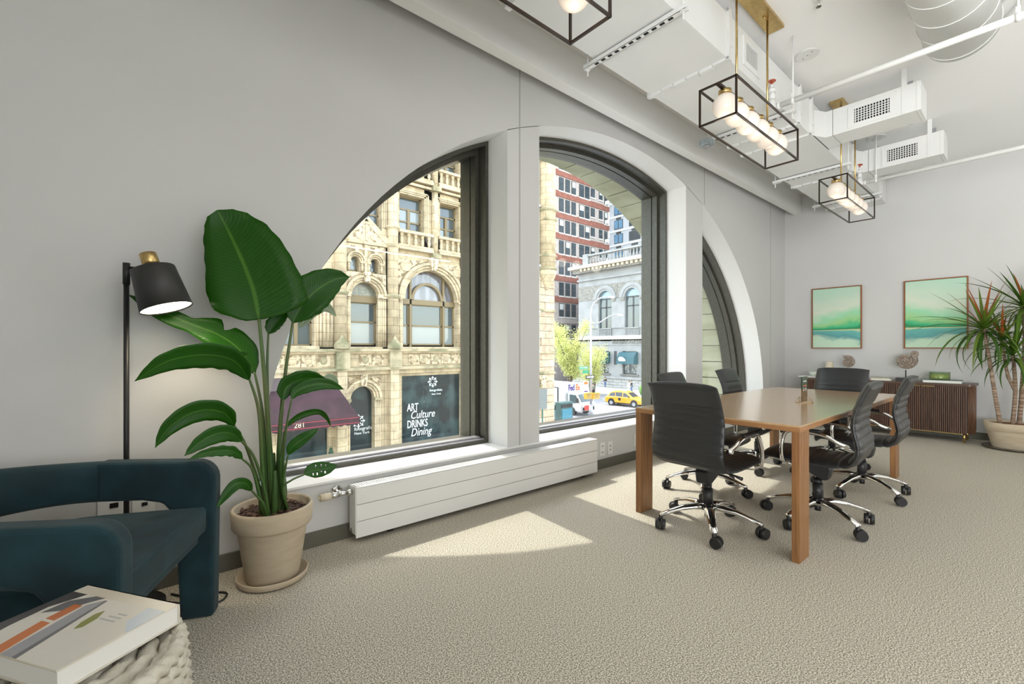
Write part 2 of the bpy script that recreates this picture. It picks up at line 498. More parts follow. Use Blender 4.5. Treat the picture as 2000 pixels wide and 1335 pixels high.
# made-up window frames put around the added fill lights, out of view
def added_window(n, f, w_, h_, z0):
    t = thing('window_%d' % n, ['tall plain window in the side wall behind the camera', 'tall plain window in the back wall', 'tall plain window at the far end of the back room'][n - 4], 'window', f(0, 0, 0))
    t['kind'] = 'structure'
    def bx(a0, a1, b0, b1, d0, d1):
        p0, p1 = f(a0, d0, b0), f(a1, d1, b1); return MB().box(p0[0], p1[0], p0[1], p1[1], p0[2], p1[2])
    for q in (-w_ / 2, -w_ / 6, w_ / 6, w_ / 2):
        bx(q - .03, q + .03, z0, z0 + h_, 0, .05).build('frame', M['bronze'], t, world=True)
    for q in (z0, z0 + h_):
        bx(-w_ / 2, w_ / 2, q - .03, q + .03, 0, .05).build('frame', M['bronze'], t, world=True)
    bx(-w_ / 2, w_ / 2, z0, z0 + h_, .005, .01).build('pane', M['glass'], t, world=True)
added_window(4, lambda a, d, z: (XA + d, -2.3 + a, z), 3.2, 3.0, .2)
added_window(5, lambda a, d, z: (.7 + a, YA + d, z), 3.4, 2.8, .2)
added_window(6, lambda a, d, z: (XB - d, -3.3 + a, z), 1.7, 2.8, .2)

# exterior stone arch, stone by stone
ext = thing('stone_arch', 'weathered grey stone arch around the outside of the windows', 'arch', (AC, 4.0, 0))
ext['kind'] = 'structure'
EB = 3.05
NST = 36
def arc_pts(r, t0, t1, n=4):
    return [(AC - (AA + r) * math.cos(t0 + (t1 - t0) * k / n), AZ + (EB + r) * math.sin(t0 + (t1 - t0) * k / n)) for k in range(n + 1)]
for k in range(NST):
    t0 = PI * k / NST + .0022; t1 = PI * (k + 1) / NST - .0022
    d = random.uniform(-.006, .006)
    poly = arc_pts(d, t0, t1) + list(reversed(arc_pts(.52, t0, t1)))
    MB().prismY(poly, 3.36, 4.0 + random.uniform(-.006, .006)).build('stone', M['stone'], ext, world=True)
n = 60
MB().ring([(x, z) for x, z in arc_pts(.56, 0, PI, n)], [(x, z) for x, z in arc_pts(.035, 0, PI, n)], 3.35, 3.97, closed=False).build('mortar', M['stone_joint'], ext, world=True)
for sgn in (-1, 1):
    for k in range(4):
        z1 = AZ - k * .46 - .004; z0 = z1 - .452
        x0 = AC + sgn * AA
        MB().box(x0, x0 + sgn * .52, 3.36, 4.0, z0, z1).build('stone', M['stone'], ext, world=True)
m = MB().arch_wall(XA, 11.5, -1.4, 5.2, AC, AA + .53, EB + .53, AZ, 3.34, 3.9, 48)
struct(m.build('wall_outside', M['stone']), 'outer stone wall of the building', 'wall')
# sloping outer sill
m = MB().prismX([(3.34, .34), (4.03, .06), (4.03, -.3), (3.34, -.3)], AC - AA - .02, AC + AA + .02)
struct(m.build('trim_6', mat('limestone_sill', (.62, .61, .56), .8, bump=(40, .2))), 'sloping stone outer window sill', 'sill')
struct(MB().box(XA, XB + .2, 3.02, 3.4, -.6, SILL - .03).build('wall_under_windows', M['stone']))
struct(MB().box(XA, XB + .4, 3.02, 3.34, 3.3, ZC + .2).build('wall_over_windows', M['stone']))

# ---------------------------------------------------------------- wall outlets
def outlet(name, label, x, z, w, h, slots, group=None):
    t = thing(name, label, 'outlet', (x, YB, z), 0, group)
    MB().box(-w / 2, w / 2, -.006, 0, -h / 2, h / 2).build('plate', M['white'], t, bevel=.002)
    for (sx, sz, sw, sh, mm) in slots:
        MB().box(sx - sw / 2, sx + sw / 2, -.008, -.004, sz - sh / 2, sz + sh / 2).build('socket', mm, t)
    return t
SB = M['soft_black']
outlet('wall_outlet', 'white double power socket plate beside the radiator end', 3.50, .185, .075, .135, [(-.008, .03, .005, .012, SB), (.008, .03, .005, .012, SB), (-.008, -.03, .005, .012, SB), (.008, -.03, .005, .012, SB)])
outlet('wall_outlet', 'white cable jack plate right of the power socket by the radiator', 3.62, .183, .075, .13, [(0, .018, .01, .012, SB), (0, -.018, .01, .012, SB)])
outlet('wall_outlet', 'white single power socket plate behind the velvet armchair', -.055, .445, .09, .125, [(.012, -.005, .03, .022, SB)])
outlet('wall_outlet', 'white network jack plate behind the velvet armchair', .062, .42, .085, .125, [(.004, .002, .022, .016, SB), (.0, -.04, .012, .006, M['paper'])])
outlet('wall_outlet', 'white socket plate low on the wall behind the table leg', 4.06, .20, .075, .13, [(0, .02, .01, .012, SB), (0, -.02, .01, .012, SB)])

# ---------------------------------------------------------------- radiator
R = thing('radiator', 'long low white panel radiator under the windows', 'radiator', (2.149, 2.7, .032))
x0, x1, yf, yb, z0, z1 = 1.031, 3.267, 2.638, 2.735, .032, .333
m = MB().box(x0 + .012, x1 - .006, yf + .014, yb, z0 + .012, z1 - .012)
m.build('body', M['white'], R, world=True, bevel=.003)
# front is three panels split by two grooves
zs = [z0, z0 + .098, z0 + .198, z1 - .004]
for k in range(3):
    MB().box(x0 + .004, x1, yf, yf + .013, zs[k] + .0015, zs[k + 1] - .0015).build('front_panel', M['white'], R, world=True, bevel=.002)
MB().box(x0, x0 + .01, yf + .004, yb, z0 + .02, z1).build('side_panel', M['white'], R, world=True, bevel=.002)
MB().box(x1 - .008, x1, yf + .012, yb, z0 + .02, z1).build('side_panel', M['white'], R, world=True, bevel=.002)
m = MB()
m.box(x0, x1, yf, yf + .018, z1 - .004, z1); m.box(x0, x1, yb - .012, yb, z1 - .004, z1)
nb = int((x1 - x0) / .016)
for k in range(nb):
    x = x0 + (k + .5) * (x1 - x0) / nb
    m.box(x - .0045, x + .0045, yf + .018, yb - .012, z1 - .004, z1)
m.box(x0 + .9, x1, yf + .018, yb - .012, z1 - .0042, z1 - .0008)
m.build('top_grille', M['white'], R, world=True)
MB().cyl((x0 - .003, 2.70, z0 + .035), (x0 + .002, 2.70, z0 + .035), .014, n=12).build('plug', M['chrome'], R, world=True)
MB().cyl((x1, 2.665, z0 + .04), (x1 + .012, 2.665, z0 + .04), .012, n=12).build('plug', M['white'], R, world=True)
for x in (x0 + .25, x1 - .13):
    MB().box(x - .02, x + .02, 2.69, 2.72, 0, z0 + .02).build('foot', M['black_plastic'], R, world=True)
v = MB()
v.cyl((.95, 2.69, .30), (1.0, 2.69, .30), .013, n=14); v.cyl((1.0, 2.69, .30), (1.03, 2.69, .30), .018, n=8); v.cyl((.965, 2.69, .30), (.965, 2.77, .30), .012, n=12)
v.cyl((.90, 2.69, .30), (.95, 2.69, .30), .016, n=14)
vo = v.build('valve', M['chrome'], R, world=True)
MB().cyl((.965, 2.758, .30), (.965, 2.77, .30), .033, .036, n=24).build('escutcheon', M['chrome'], R, world=True)
k = MB().cyl((.845, 2.69, .30), (.905, 2.69, .30), .0205, .0215, n=20).cyl((.838, 2.69, .30), (.845, 2.69, .30), .008, n=10)
k.build('valve_knob', M['cream'], R, world=True)
# ================================================================ CEILING SERVICES
DY1, DY0, DZ0, DZ1 = 2.08, 1.46, 3.22, 3.54
D = thing('supply_duct', 'long white rectangular air duct hung under the ceiling', 'duct', (3.4, 1.77, DZ0))
cuts = [-1.29, 1.75, 3.255, 4.69, 5.005, 6.49, 7.9, 8.24]
for k in range(len(cuts) - 1):
    MB().box(cuts[k] + .002, cuts[k + 1] - .002, DY0, DY1, DZ0, DZ1).build('duct_section', M['duct'], D, world=True, bevel=.003)
for x in cuts[1:-1]:
    m = MB()
    for a, b in ((DY0 - .022, DY0), (DY1, DY1 + .022)):
        m.box(x - .02, x + .02, a, b, DZ0 - .022, DZ1 + .022)
    m.box(x - .02, x + .02, DY0, DY1, DZ1, DZ1 + .022)
    m.build('flange', M['duct'], D, world=True)
    # slip clips along the underside and side
    for q in range(6):
        y = DY0 + (DY1 - DY0) * q / 6
        o = .004 if q % 2 else 0
        MB().box(x - .019 + o, x + .019 + o, y + .003, y + .1, DZ0 - (.024 if q % 2 else .017), DZ0).build('clip', M['duct'], D, world=True)
    MB().box(x - .024, x + .024, DY0 - .027, DY0 - .02, DZ0 + .07, DZ0 + .2).build('clip', M['duct'], D, world=True)
    for z in (DZ0 - .01, DZ1 + .01):
        MB().cyl((x - .03, DY0 - .012, z), (x + .03, DY0 - .012, z), .008, n=8).build('bolt', M['aluminium'], D, world=True)
# grille on the duct side
g = MB()
gx0, gx1, gz0, gz1 = 3.50, 3.80, 3.275, 3.495
ix0, ix1, iz0, iz1 = 3.545, 3.755, 3.315, 3.455
g.box(gx0, ix0, DY0 - .012, DY0, gz0, gz1).box(ix1, gx1, DY0 - .012, DY0, gz0, gz1).box(ix0, ix1, DY0 - .012, DY0, gz0, iz0).box(ix0, ix1, DY0 - .012, DY0, iz1, gz1)
go = g.build('grille_frame', M['duct'], D, world=True, bevel=.002)
MB().box(ix0, ix1, DY0 - .003, DY0 - .001, iz0, iz1).build('grille_opening', SB, D, world=True)
for k in range(11):
    x = ix0 + (k + .5) * (ix1 - ix0) / 11
    MB().box(x - .0035, x + .0035, DY0 - .007, DY0 - .004, iz0, iz1).build('vane', M['duct'], D, world=True)

# strut channels that carry the duct
def strut(x, label):
    t = thing('strut_channel', label, 'strut', (x, 1.77, DZ0 - .04), 0, 'slotted struts under the duct')
    y0, y1 = 1.38, 2.17
    slot = (y1 - y0 - .16) / 11
    m = MB()
    for s in (-1, 1):
        m.box(s * .0205, s * .0125, y0 - 1.77, y1 - 1.77, 0, .002)
        m.box(s * .0205, s * .018, y0 - 1.77, y1 - 1.77, 0, .03)
    ys = [y0]
    for k in range(11):
        yy = y0 + .08 + k * slot
        m.box(-.0125, .0125, ys[-1] - 1.77, yy + slot * .2 - 1.77, 0, .002)
        ys.append(yy + slot * .8)
    m.box(-.0125, .0125, ys[-1] - 1.77, y1 - 1.77, 0, .002)
    m.build('channel', M['duct'], t)
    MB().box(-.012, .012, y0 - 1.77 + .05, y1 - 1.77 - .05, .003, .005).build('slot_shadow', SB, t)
    for y in (y0 + .025, y1 - .025):
        MB().cyl((0, y - 1.77, -.05), (0, y - 1.77, ZC - DZ0 + .04), .0055, n=8).build('threaded_rod', M['duct'], t)
        MB().cyl((0, y - 1.77, -.004), (0, y - 1.77, 0), .022, n=16).build('washer', M['duct'], t)
    return t
strut(2.546, 'slotted strut rail under the duct nearest the camera side')
strut(4.364, 'slotted strut rail under the duct above the middle pendant')
strut(6.075, 'slotted strut rail under the duct beside the small far pendant')
strut(7.546, 'slotted strut rail under the duct close to the end wall')
J = thing('junction_box', 'galvanised electrical box fixed below the duct edge', 'box', (4.28, 2.12, 3.10))
MB().box(-.05, .05, -.05, .05, .02, .075).build('body', mat('galvanised', (.45, .50, .52), .4, .6, noise=(25, (.30, .36, .40), .4, .6)), J, bevel=.004)
MB().cyl((0, 0, 0), (0, 0, .02), .03, n=14).build('knockout', M['aluminium'], J)

# branch ducts
def branch(x, label, grp):
    t = thing('branch_duct', label, 'duct', (x, 1.0, DZ0), 0, grp)
    h = .25; d = .29
    y0, y1 = .69 - 1.0, 1.33 - 1.0
    MB().box(0, d, y0, y1, 0, h).build('duct_section', M['duct'], t, bevel=.003)
    m = MB().prismZ([(0, y1 + .004), (0, y1 + .055), (-.145, 1.455 - 1), (d + .05, 1.455 - 1), (d, y1 + .055), (d, y1 + .004)], 0, h)
    m.build('transition', M['duct'], t)
    m = MB().box(-.16, d + .07, 1.448 - 1, 1.458 - 1, -.0, h + .02)
    m.build('collar', M['duct'], t)
    # end cap seam
    MB().box(-.003, d + .003, y0 + .02, y0 + .028, -.003, h + .003).build('seam', M['duct'], t)
    # grille
    a0, a1, b0, b1 = .90 - 1, 1.16 - 1, .055, .185
    f = MB().box(-.006, 0, a0 - .05, a0, b0 - .035, b1 + .035).box(-.006, 0, a1, a1 + .05, b0 - .035, b1 + .035).box(-.006, 0, a0, a1, b0 - .035, b0).box(-.006, 0, a0, a1, b1, b1 + .035)
    f.build('grille_frame', M['duct'], t, bevel=.0015)
    MB().box(-.0015, .0005, a0, a1, b0, b1).build('grille_opening', SB, t)
    for k in range(12):
        y = a0 + (k + .5) * (a1 - a0) / 12
        MB().box(-.007, -.002, y - .0035, y + .0035, b0, b1).build('vane', M['duct'], t)
    for k in range(5):
        z = b0 + (k + 1) * (b1 - b0) / 6
        MB().box(-.005, -.002, a0, a1, z - .003, z + .003).build('cross_vane', M['duct'], t)
    # hanger strap
    ys = .80 - 1
    MB().box(-.004, 0, ys - .018, ys + .018, .0, ZC - DZ0).build('strap', M['duct'], t)
    MB().box(d, d + .004, ys - .018, ys + .018, .0, ZC - DZ0).build('strap', M['aluminium'], t)
    return t
branch(5.215, 'white branch duct with square grille closest to the middle pendant', 'branch ducts')
branch(6.588, 'white branch duct with square grille nearer the end wall', 'branch ducts')

# pipes with red valve wheels
def pipe(x, y_valve, y_end, label, pz=3.11):
    t = thing('water_pipe', label, 'pipe', (x, y_valve, pz))
    r = .021
    L_ = y_end - y_valve
    MB().cyl((0, 0, 0), (0, L_, 0), r, n=16).build('pipe_run', M['duct'], t)
    m = MB().tube([(0, .0, 0), (0, .03, .006), (0, .042, .03), (0, .042, .07)], r * 1.18, 14)
    m.build('elbow', M['duct'], t)
    m = MB().cyl((0, .042, .07), (0, .042, .13), r * .95, n=14).cyl((0, .042, .125), (0, .042, .165), r * 1.35, r * 1.1, n=12).cyl((0, .042, .165), (0, .042, .19), r * .7, n=10)
    m.build('valve_body', M['duct'], t)
    red = mat('valve_red', (.45, .07, .02), .4)
    m = MB().cyl((0, .042, .19), (0, .042, .215), .007, n=8)
    m.lathe([(.026, .215), (.03, .220), (.026, .225), (.02, .22)], 16, (0, .042, 0), closed=True)
    m.box(-.026, .026, .038, .046, .217, .223).box(-.004, .004, .016, .068, .217, .223)
    m.build('valve_wheel', red, t)
    for y in (-.11, L_ + .35):
        MB().cyl((0, y, 0), (0, y, ZC - pz), .006, n=8).build('hanger_rod', M['duct'], t)
        MB().cyl((0, y - .012, 0), (0, y + .012, 0), r * 1.25, n=16).build('clamp', M['duct'], t)
        MB().box(-.008, .008, y - .01, y + .01, .02, .06).build('clevis', M['duct'], t)
    MB().cyl((0, -.02, 0), (0, .004, 0), r * 1.3, n=14).build('coupling', M['duct'], t)
    return t
pipe(4.0, 1.395, -.25, 'white pipe with red valve wheel crossing the upper right ceiling')
pipe(6.54, 1.36, -1.2, 'white pipe with red valve wheel just below the far branch duct', 3.083)

# ceiling discs, sprinkler, round duct and flexible conduits
for (x, y, lab) in ((4.34, 1.285, 'round white cover plate on ceiling above the middle pendant'), (6.66, 1.27, 'round cover plate on ceiling behind the far branch duct')):
    t = thing('ceiling_plate', lab, 'cover plate', (x, y, ZC - .012), 0, 'ceiling cover plates')
    MB().cyl((0, 0, 0), (0, 0, .012), .085, n=32).build('disc', M['duct'], t)
    for a in (-.04, .0, .04):
        MB().cyl((a * .7, a, -.002), (a * .7, a, 0), .004, n=8).build('screw', SB, t)
t = thing('sprinkler_head', 'small white sprinkler head on the ceiling', 'sprinkler', (3.71, 1.03, ZC - .06))
MB().cyl((0, 0, .05), (0, 0, .06), .035, n=20).build('rose', M['duct'], t)
MB().cyl((0, 0, .005), (0, 0, .05), .009, n=10).build('stem', M['chrome'], t)
MB().cyl((0, 0, 0), (0, 0, .004), .017, n=14).build('deflector', M['chrome'], t)
t = thing('round_duct', 'fat round white duct against the ceiling in the upper corner', 'duct', (3.95, .38, 3.40))
m = MB().cyl((-1.6, 0, 0), (.55, 0, 0), .20, n=36)
m.build('pipe_run', M['duct'], t)
for k in range(9):
    MB().cyl((.5 - k * .25, 0, 0), (.506 - k * .25, 0, 0), .204, n=36).build('seam_ring', M['duct'], t)
MB().sphere((.55, 0, 0), .197, 28, 14, (.35, 1, 1)).build('end_cap', M['duct'], t)
for i, cp in enumerate(([(5.0, .47), (4.9, .34), (4.76, .22), (4.55, .12), (4.2, .05)], [(5.05, .26), (4.84, .15), (4.62, .03), (4.3, -.06)])):
    m = MB().tube([(a, b, ZC - .02 - .02 * (k % 2)) for k, (a, b) in enumerate(cp)], .012, 8)
    tag(m.build('flexible_conduit', M['duct']), ['thin white flexible conduit curving beside the round duct', 'straighter thin white conduit crossing the pipe near round duct'][i], 'conduit', 'ceiling conduits')

t = thing('linear_lamp', 'long linear ceiling lamp behind the camera', 'lamp', (4.4, -3.1, 3.3))
MB().box(-3.75, 3.75, -.06, .06, .005, .06).build('housing', M['duct'], t)
for x in (-3, 0, 3): MB().cyl((x, 0, .06), (x, 0, ZC - 3.302), .005, n=8).build('cable', M['duct'], t)
# ---------------------------------------------------------------- pendants
GL = mat('opal_globe', (.80, .72, .64), .25, emit=((1, .84, .68), .10), coat=.3)
PN_BAR = M['bronze_bar']
def pendant(x, label):
    w = .231; ln = 1.066; h = .231; z0 = 2.60; yc = 1.338
    t = thing('pendant_light', label, 'pendant light', (x, yc, z0), 0, 'linear globe pendants')
    b = .011
    hx, hy = ln / 2, w / 2
    for sy in (-1, 1):
        for z in (0, h):
            MB().bar((-hx - b / 2, sy * hy, z), (hx + b / 2, sy * hy, z), b).build('frame_bar', PN_BAR, t)
        for sx in (-1, 1):
            MB().bar((sx * hx, sy * hy, 0), (sx * hx, sy * hy, h), b).build('frame_bar', PN_BAR, t)
    for sx in (-1, 1):
        for z in (0, h):
            MB().bar((sx * hx, -hy, z), (sx * hx, hy, z), b).build('frame_bar', PN_BAR, t)
    MB().bar((-hx, 0, h), (hx, 0, h), .022, .016).build('spine', PN_BAR, t)
    for k in range(6):
        gx = (k - 2.5) * .172
        MB().cyl((gx, 0, h - .035), (gx, 0, h - .008), .040, n=24).build('gallery', M['brass'], t)
        MB().cyl((gx - .043, 0, h - .022), (gx - .036, 0, h - .022), .005, n=8).build('thumb_screw', M['brass'], t)
        g = MB().sphere((gx, 0, h - .035 - .072), .078, 28, 16)
        g.build('globe', GL, t)
    for sx in (-1, 1):
        MB().cyl((sx * .26, 0, h), (sx * .26, 0, ZC - z0 - .02), .0075, n=10).build('rod', M['brass'], t)
    MB().box(-.43, .43, -.058, .058, ZC - z0 - .026, ZC - z0).build('canopy', M['brass'], t, bevel=.002)
    for sx in (-1, 1):
        MB().cyl((sx * .20, 0, ZC - z0 - .036), (sx * .20, 0, ZC - z0 - .026), .009, n=10).build('canopy_nut', M['brass'], t)
    for k in (0, 2, 5):
        l = bpy.data.lights.new('globe_glow', 'POINT'); l.energy = .8; l.color = (1, .88, .72); l.shadow_soft_size = .07
        lo = bpy.data.objects.new('globe_glow', l); COL.objects.link(lo); lo.parent = t; lo.location = ((k - 2.5) * .172, 0, -.06)
    return t
pendant(1.066, 'brass-rod globe pendant in black box frame, cut off by the top edge')
pendant(3.376, 'large globe pendant in black box frame hanging over the table')
pendant(5.787, 'small distant globe pendant in black box frame near the end wall')
# ================================================================ CONFERENCE TABLE
T = thing('conference_table', 'walnut conference table with slab legs by the windows', 'table', (4.035, 1.365, 0))
tx0, tx1, ty0, ty1, tz = 2.75, 5.32, .85, 1.88, .742
th = .036
MB().box(tx0, tx1, ty0, ty1, tz - .010, tz).build('table_top', M['walnut_top'], T, world=True, bevel=.001)
MB().box(tx0 + .001, tx1 - .001, ty0 + .001, ty1 - .001, tz - th, tz - .010).build('table_edge', M['walnut_edge'], T, world=True)
for x in (tx0 + .002, tx1 - .152):
    for y in (ty0 + .001, ty1 - .041):
        MB().box(x, x + .15, y, y + .04, 0, tz - th).build('leg', M['walnut_leg'], T, world=True, bevel=.002)

# table-top sign in a wire stand
S = thing('table_sign', 'small printed acrylic sign in a wire stand on the table', 'sign', (3.957, 1.193, tz))
sl = S.location
def sign_print():
    m, N, L, b = principled('sign_print')
    tc = N.new('ShaderNodeTexCoord'); sp = N.new('ShaderNodeSeparateXYZ'); L.new(tc.outputs['Object'], sp.inputs[0])
    r = N.new('ShaderNodeValToRGB'); r.color_ramp.interpolation = 'CONSTANT'
    e = r.color_ramp.elements
    e[0].position = 0; e[0].color = (.16, .085, .03, 1)
    e[1].position = .52; e[1].color = (.02, .055, .025, 1)
    mp = N.new('ShaderNodeMapRange'); mp.inputs[1].default_value = 0; mp.inputs[2].default_value = .2
    L.new(sp.outputs[2], mp.inputs[0]); L.new(mp.outputs[0], r.inputs[0]); L.new(r.outputs[0], b.inputs['Base Color'])
    b.inputs['Roughness'].default_value = .25
    return m
SPR = sign_print()
MB().box(-.06, .06, -.003, .003, .01, .20).build('panel', SPR, S)
for (dx, z, hw, hh, c) in ((0, .165, .034, .005, (.55, .52, .45)), (-.022, .130, .012, .006, (.6, .12, .08)), (.022, .131, .012, .006, (.75, .25, .05)), (-.022, .103, .007, .012, (.6, .6, .55)), (.022, .103, .007, .012, (.6, .6, .55))):
    MB().box(dx - hw, dx + hw, -.0042, -.003, z - hh, z + hh).build('print', mat('sign_ink', c, .4), S)
wr = []
for s in (-1, 1):
    wr.append([(-.005, s * .032, .045), (-.045, s * .046, .003), (.045, s * .046, .003), (.005, s * .032, .045)])
m = MB()
for q in wr:
    for a, b in zip(q, q[1:] + q[:1]): m.cyl(a, b, .0016, n=6)
m.cyl((-.045, -.046, .003), (-.045, .046, .003), .0016, n=6); m.cyl((.045, -.046, .003), (.045, .046, .003), .0016, n=6)
for k in range(5):
    y = -.03 + .015 * k
    m.cyl((-.043, y, .004), (-.004, y * .7, .044), .0012, n=6)
m.build('wire_stand', M['brass'], S)

# ================================================================ OFFICE CHAIRS
def catmull(P, per=6):
    out = []
    P = [P[0]] + list(P) + [P[-1]]
    for i in range(1, len(P) - 2):
        p0, p1, p2, p3 = [Vector(p) for p in P[i - 1:i + 3]]
        for k in range(per):
            t = k / per
            out.append(.5 * ((2 * p1) + (-p0 + p2) * t + (2 * p0 - 5 * p1 + 4 * p2 - p3) * t * t + (-p0 + 3 * p1 - 3 * p2 + p3) * t ** 3))
    out.append(Vector(P[-2]))
    return out
def ribbed_shell(prof, ribs, thick, width_fn, amp, plain_from=None, dish=.02):
    """prof: (y, z) centre line; ribs across the width. Returns an MB shell closed all round"""
    n = len(prof)
    ln = [0]
    for i in range(1, n): ln.append(ln[-1] + (prof[i] - prof[i - 1]).length)
    tot = ln[-1]
    nx = 9
    rings = []
    for i in range(n):
        d = (prof[min(i + 1, n - 1)] - prof[max(i - 1, 0)]).normalized()
        nr = Vector((-d.y, d.x))          # towards the sitter
        s = ln[i] / tot
        bump = amp * (abs(math.sin(PI * s * ribs)) ** .4)
        if plain_from is not None and s > plain_from: bump = amp * min(1, ((1 - s) / (1 - plain_from) * 6)) * min(1, (s - plain_from) / .015)
        hw = width_fn(s)
        edge = min(1, s / .025, (1 - s) / .02) if 0 < s < 1 else .25
        t = thick * (.35 + .65 * max(.1, edge))
        ring = []
        for k in range(nx):
            u = -1 + 2 * k / (nx - 1)
            cx = math.copysign(abs(u) ** .8, u) * hw
            cu = dish * (u * u)
            e = 1 - abs(u) ** 6 * .75
            f = prof[i] + nr * (t / 2 * e + bump * e + cu)
            ring.append((cx, f.x, f.y))
        for k in reversed(range(nx)):
            u = -1 + 2 * k / (nx - 1)
            cx = math.copysign(abs(u) ** .8, u) * hw
            cu = dish * (u * u)
            e = 1 - abs(u) ** 6 * .75
            f = prof[i] - nr * (t / 2 * e + bump * .55 * e - cu)
            ring.append((cx, f.x, f.y))
        rings.append(ring)
    mb = MB(); q = 2 * nx
    vs = [v for r in rings for v in r]
    fs = [(i * q + k, i * q + (k + 1) % q, (i + 1) * q + (k + 1) % q, (i + 1) * q + k) for i in range(n - 1) for k in range(q)]
    mb.add(vs, fs, True)
    mb.f.append(tuple(reversed(range(q)))); mb.smooth.append(False)
    mb.f.append(tuple(range((n - 1) * q, n * q))); mb.smooth.append(False)
    return mb

def make_chair():
    t = thing('office_chair', 'x', 'chair')
    # star base
    for k in range(5):
        a = 2 * PI * k / 5 + PI / 2
        ca, sa = math.cos(a), math.sin(a)
        pts = [(.03, .140), (.09, .142), (.17, .132), (.25, .108), (.312, .086)]
        hw = [.036, .034, .029, .024, .021]; hh = [.021, .018, .015, .013, .012]
        vs = []
        for (r, z), w_, h_ in zip(pts, hw, hh):
            for q in range(8):
                g = 2 * PI * q / 8 + PI / 8
                ox, oz = w_ * math.cos(g), h_ * math.sin(g)
                vs.append((ca * r - sa * ox, sa * r + ca * ox, z + oz))
        fs = [(i * 8 + q, i * 8 + (q + 1) % 8, (i + 1) * 8 + (q + 1) % 8, (i + 1) * 8 + q) for i in range(4) for q in range(8)]
        fs += [tuple(reversed(range(8))), tuple(range(32, 40))]
        MB().add(vs, fs, True).build('base_arm', M['chrome'], t)
        c = MB()
        tx, ty = -sa, ca
        cx, cy = ca * .305, sa * .305
        dx, dy = math.cos(a + 1.1), math.sin(a + 1.1)
        ex, ey = -dy, dx
        wx_, wy_ = cx + dx * .014, cy + dy * .014
        for s in (-1, 1):
            c.cyl((wx_ + ex * s * .004, wy_ + ey * s * .004, .035), (wx_ + ex * s * .029, wy_ + ey * s * .029, .035), .035, .031, n=18)
        c.cyl((cx, cy, .045), (cx, cy, .085), .013, n=12)
        c.build('caster', M['black_plastic'], t)
    MB().cyl((0, 0, .115), (0, 0, .16), .034, .032, n=20).build('hub', M['chrome'], t)
    MB().cyl((0, 0, .075), (0, 0, .118), .019, n=16).build('gas_spring', M['black_plastic'], t)
    MB().cyl((0, 0, .158), (0, 0, .255), .032, .031, n=20).cyl((0, 0, .255), (0, 0, .285), .025, n=18).build('column_sleeve', M['black_plastic'], t)
    MB().cyl((0, 0, .285), (0, 0, .33), .014, n=14).build('piston', M['chrome'], t)
    m = MB().prismX([(-.07, .30), (-.04, .285), (.05, .33), (.13, .385), (.13, .41), (-.05, .41), (-.085, .37)], -.042, .042)
    m.build('tilt_mechanism', M['black_plastic'], t, bevel=.01)
    MB().tube([(.05, .03, .375), (.16, .02, .37), (.215, .01, .362)], [.006, .006, .012], 8).build('lever', M['black_plastic'], t)
    MB().box(-.17, .17, .06, .12, .405, .418).box(-.17, .17, -.10, -.05, .405, .418).build('seat_bracket', M['black_plastic'], t, bevel=.003)
    # seat and back
    seat = catmull([(.275, .405), (.268, .44), (.23, .452), (.12, .448), (.0, .442), (-.10, .44), (-.165, .447)], 14)
    ribbed_shell(seat, 9, .040, lambda s: .225 + .02 * min(1, s * 4), .007, dish=.012).build('seat', M['leather'], t, subsurf=1)
    back = catmull([(-.155, .446), (-.205, .456), (-.238, .50), (-.245, .56), (-.228, .64), (-.222, .70), (-.232, .77), (-.258, .85), (-.292, .925), (-.312, .945)], 12)
    def bw(s): return .245 - .012 * max(0, (s - .15)) - .05 * max(0, .06 - s) / .06 * .4
    ribbed_shell(back, 11, .034, bw, .012, plain_from=.74, dish=.010).build('backrest', M['leather'], t, subsurf=1)
    for s in (-1, 1):
        x = s * .262
        pts = catmull([(s * .235, .13, .425), (x + s * .008, .135, .44), (x + s * .012, .14, .52), (x, .125, .605), (x, .085, .632), (x, 0, .632), (x, -.10, .618), (x - s * .004, -.16, .585), (s * .245, -.215, .565)], 4)
        MB().tube(pts, .0125, 10).build('arm_loop', M['chrome'], t)
        MB().obox((x, .01, .645), (.018, 0, 0), (0, .085, 0), (0, 0, .008)).build('arm_pad', M['black_plastic'], t, bevel=.006)
        MB().cyl((s * .225, -.205, .565), (s * .268, -.205, .565), .013, n=12).build('arm_bolt', M['chrome'], t)
    return t
ch = make_chair()
CHG = 'black office chairs around the table'
spots = [((2.86, 1.41), -PI / 2 - .06, 'black leather office chair with its back to us at the near table end'),
         ((3.53, .985), .05, 'black leather chair on the room side of the table, nearer of two'),
         ((4.50, .95), .03, 'black leather chair on the room side of the table, farther of two'),
         ((3.62, 1.80), PI + .08, 'black leather chair on the window side of the table, nearer of two'),
         ((4.66, 1.80), PI + .05, 'black leather chair on the window side of the table, farther of two'),
         ((5.46, 1.40), PI / 2 - .05, 'black leather chair at the far table end facing the sign')]
for i, ((x, y), rz, lab) in enumerate(spots):
    o = ch if i == 0 else copy_tree(ch)
    o.location = (x, y, 0)
    o.rotation_euler = (0, 0, rz)
    tag(o, lab, 'chair', CHG)

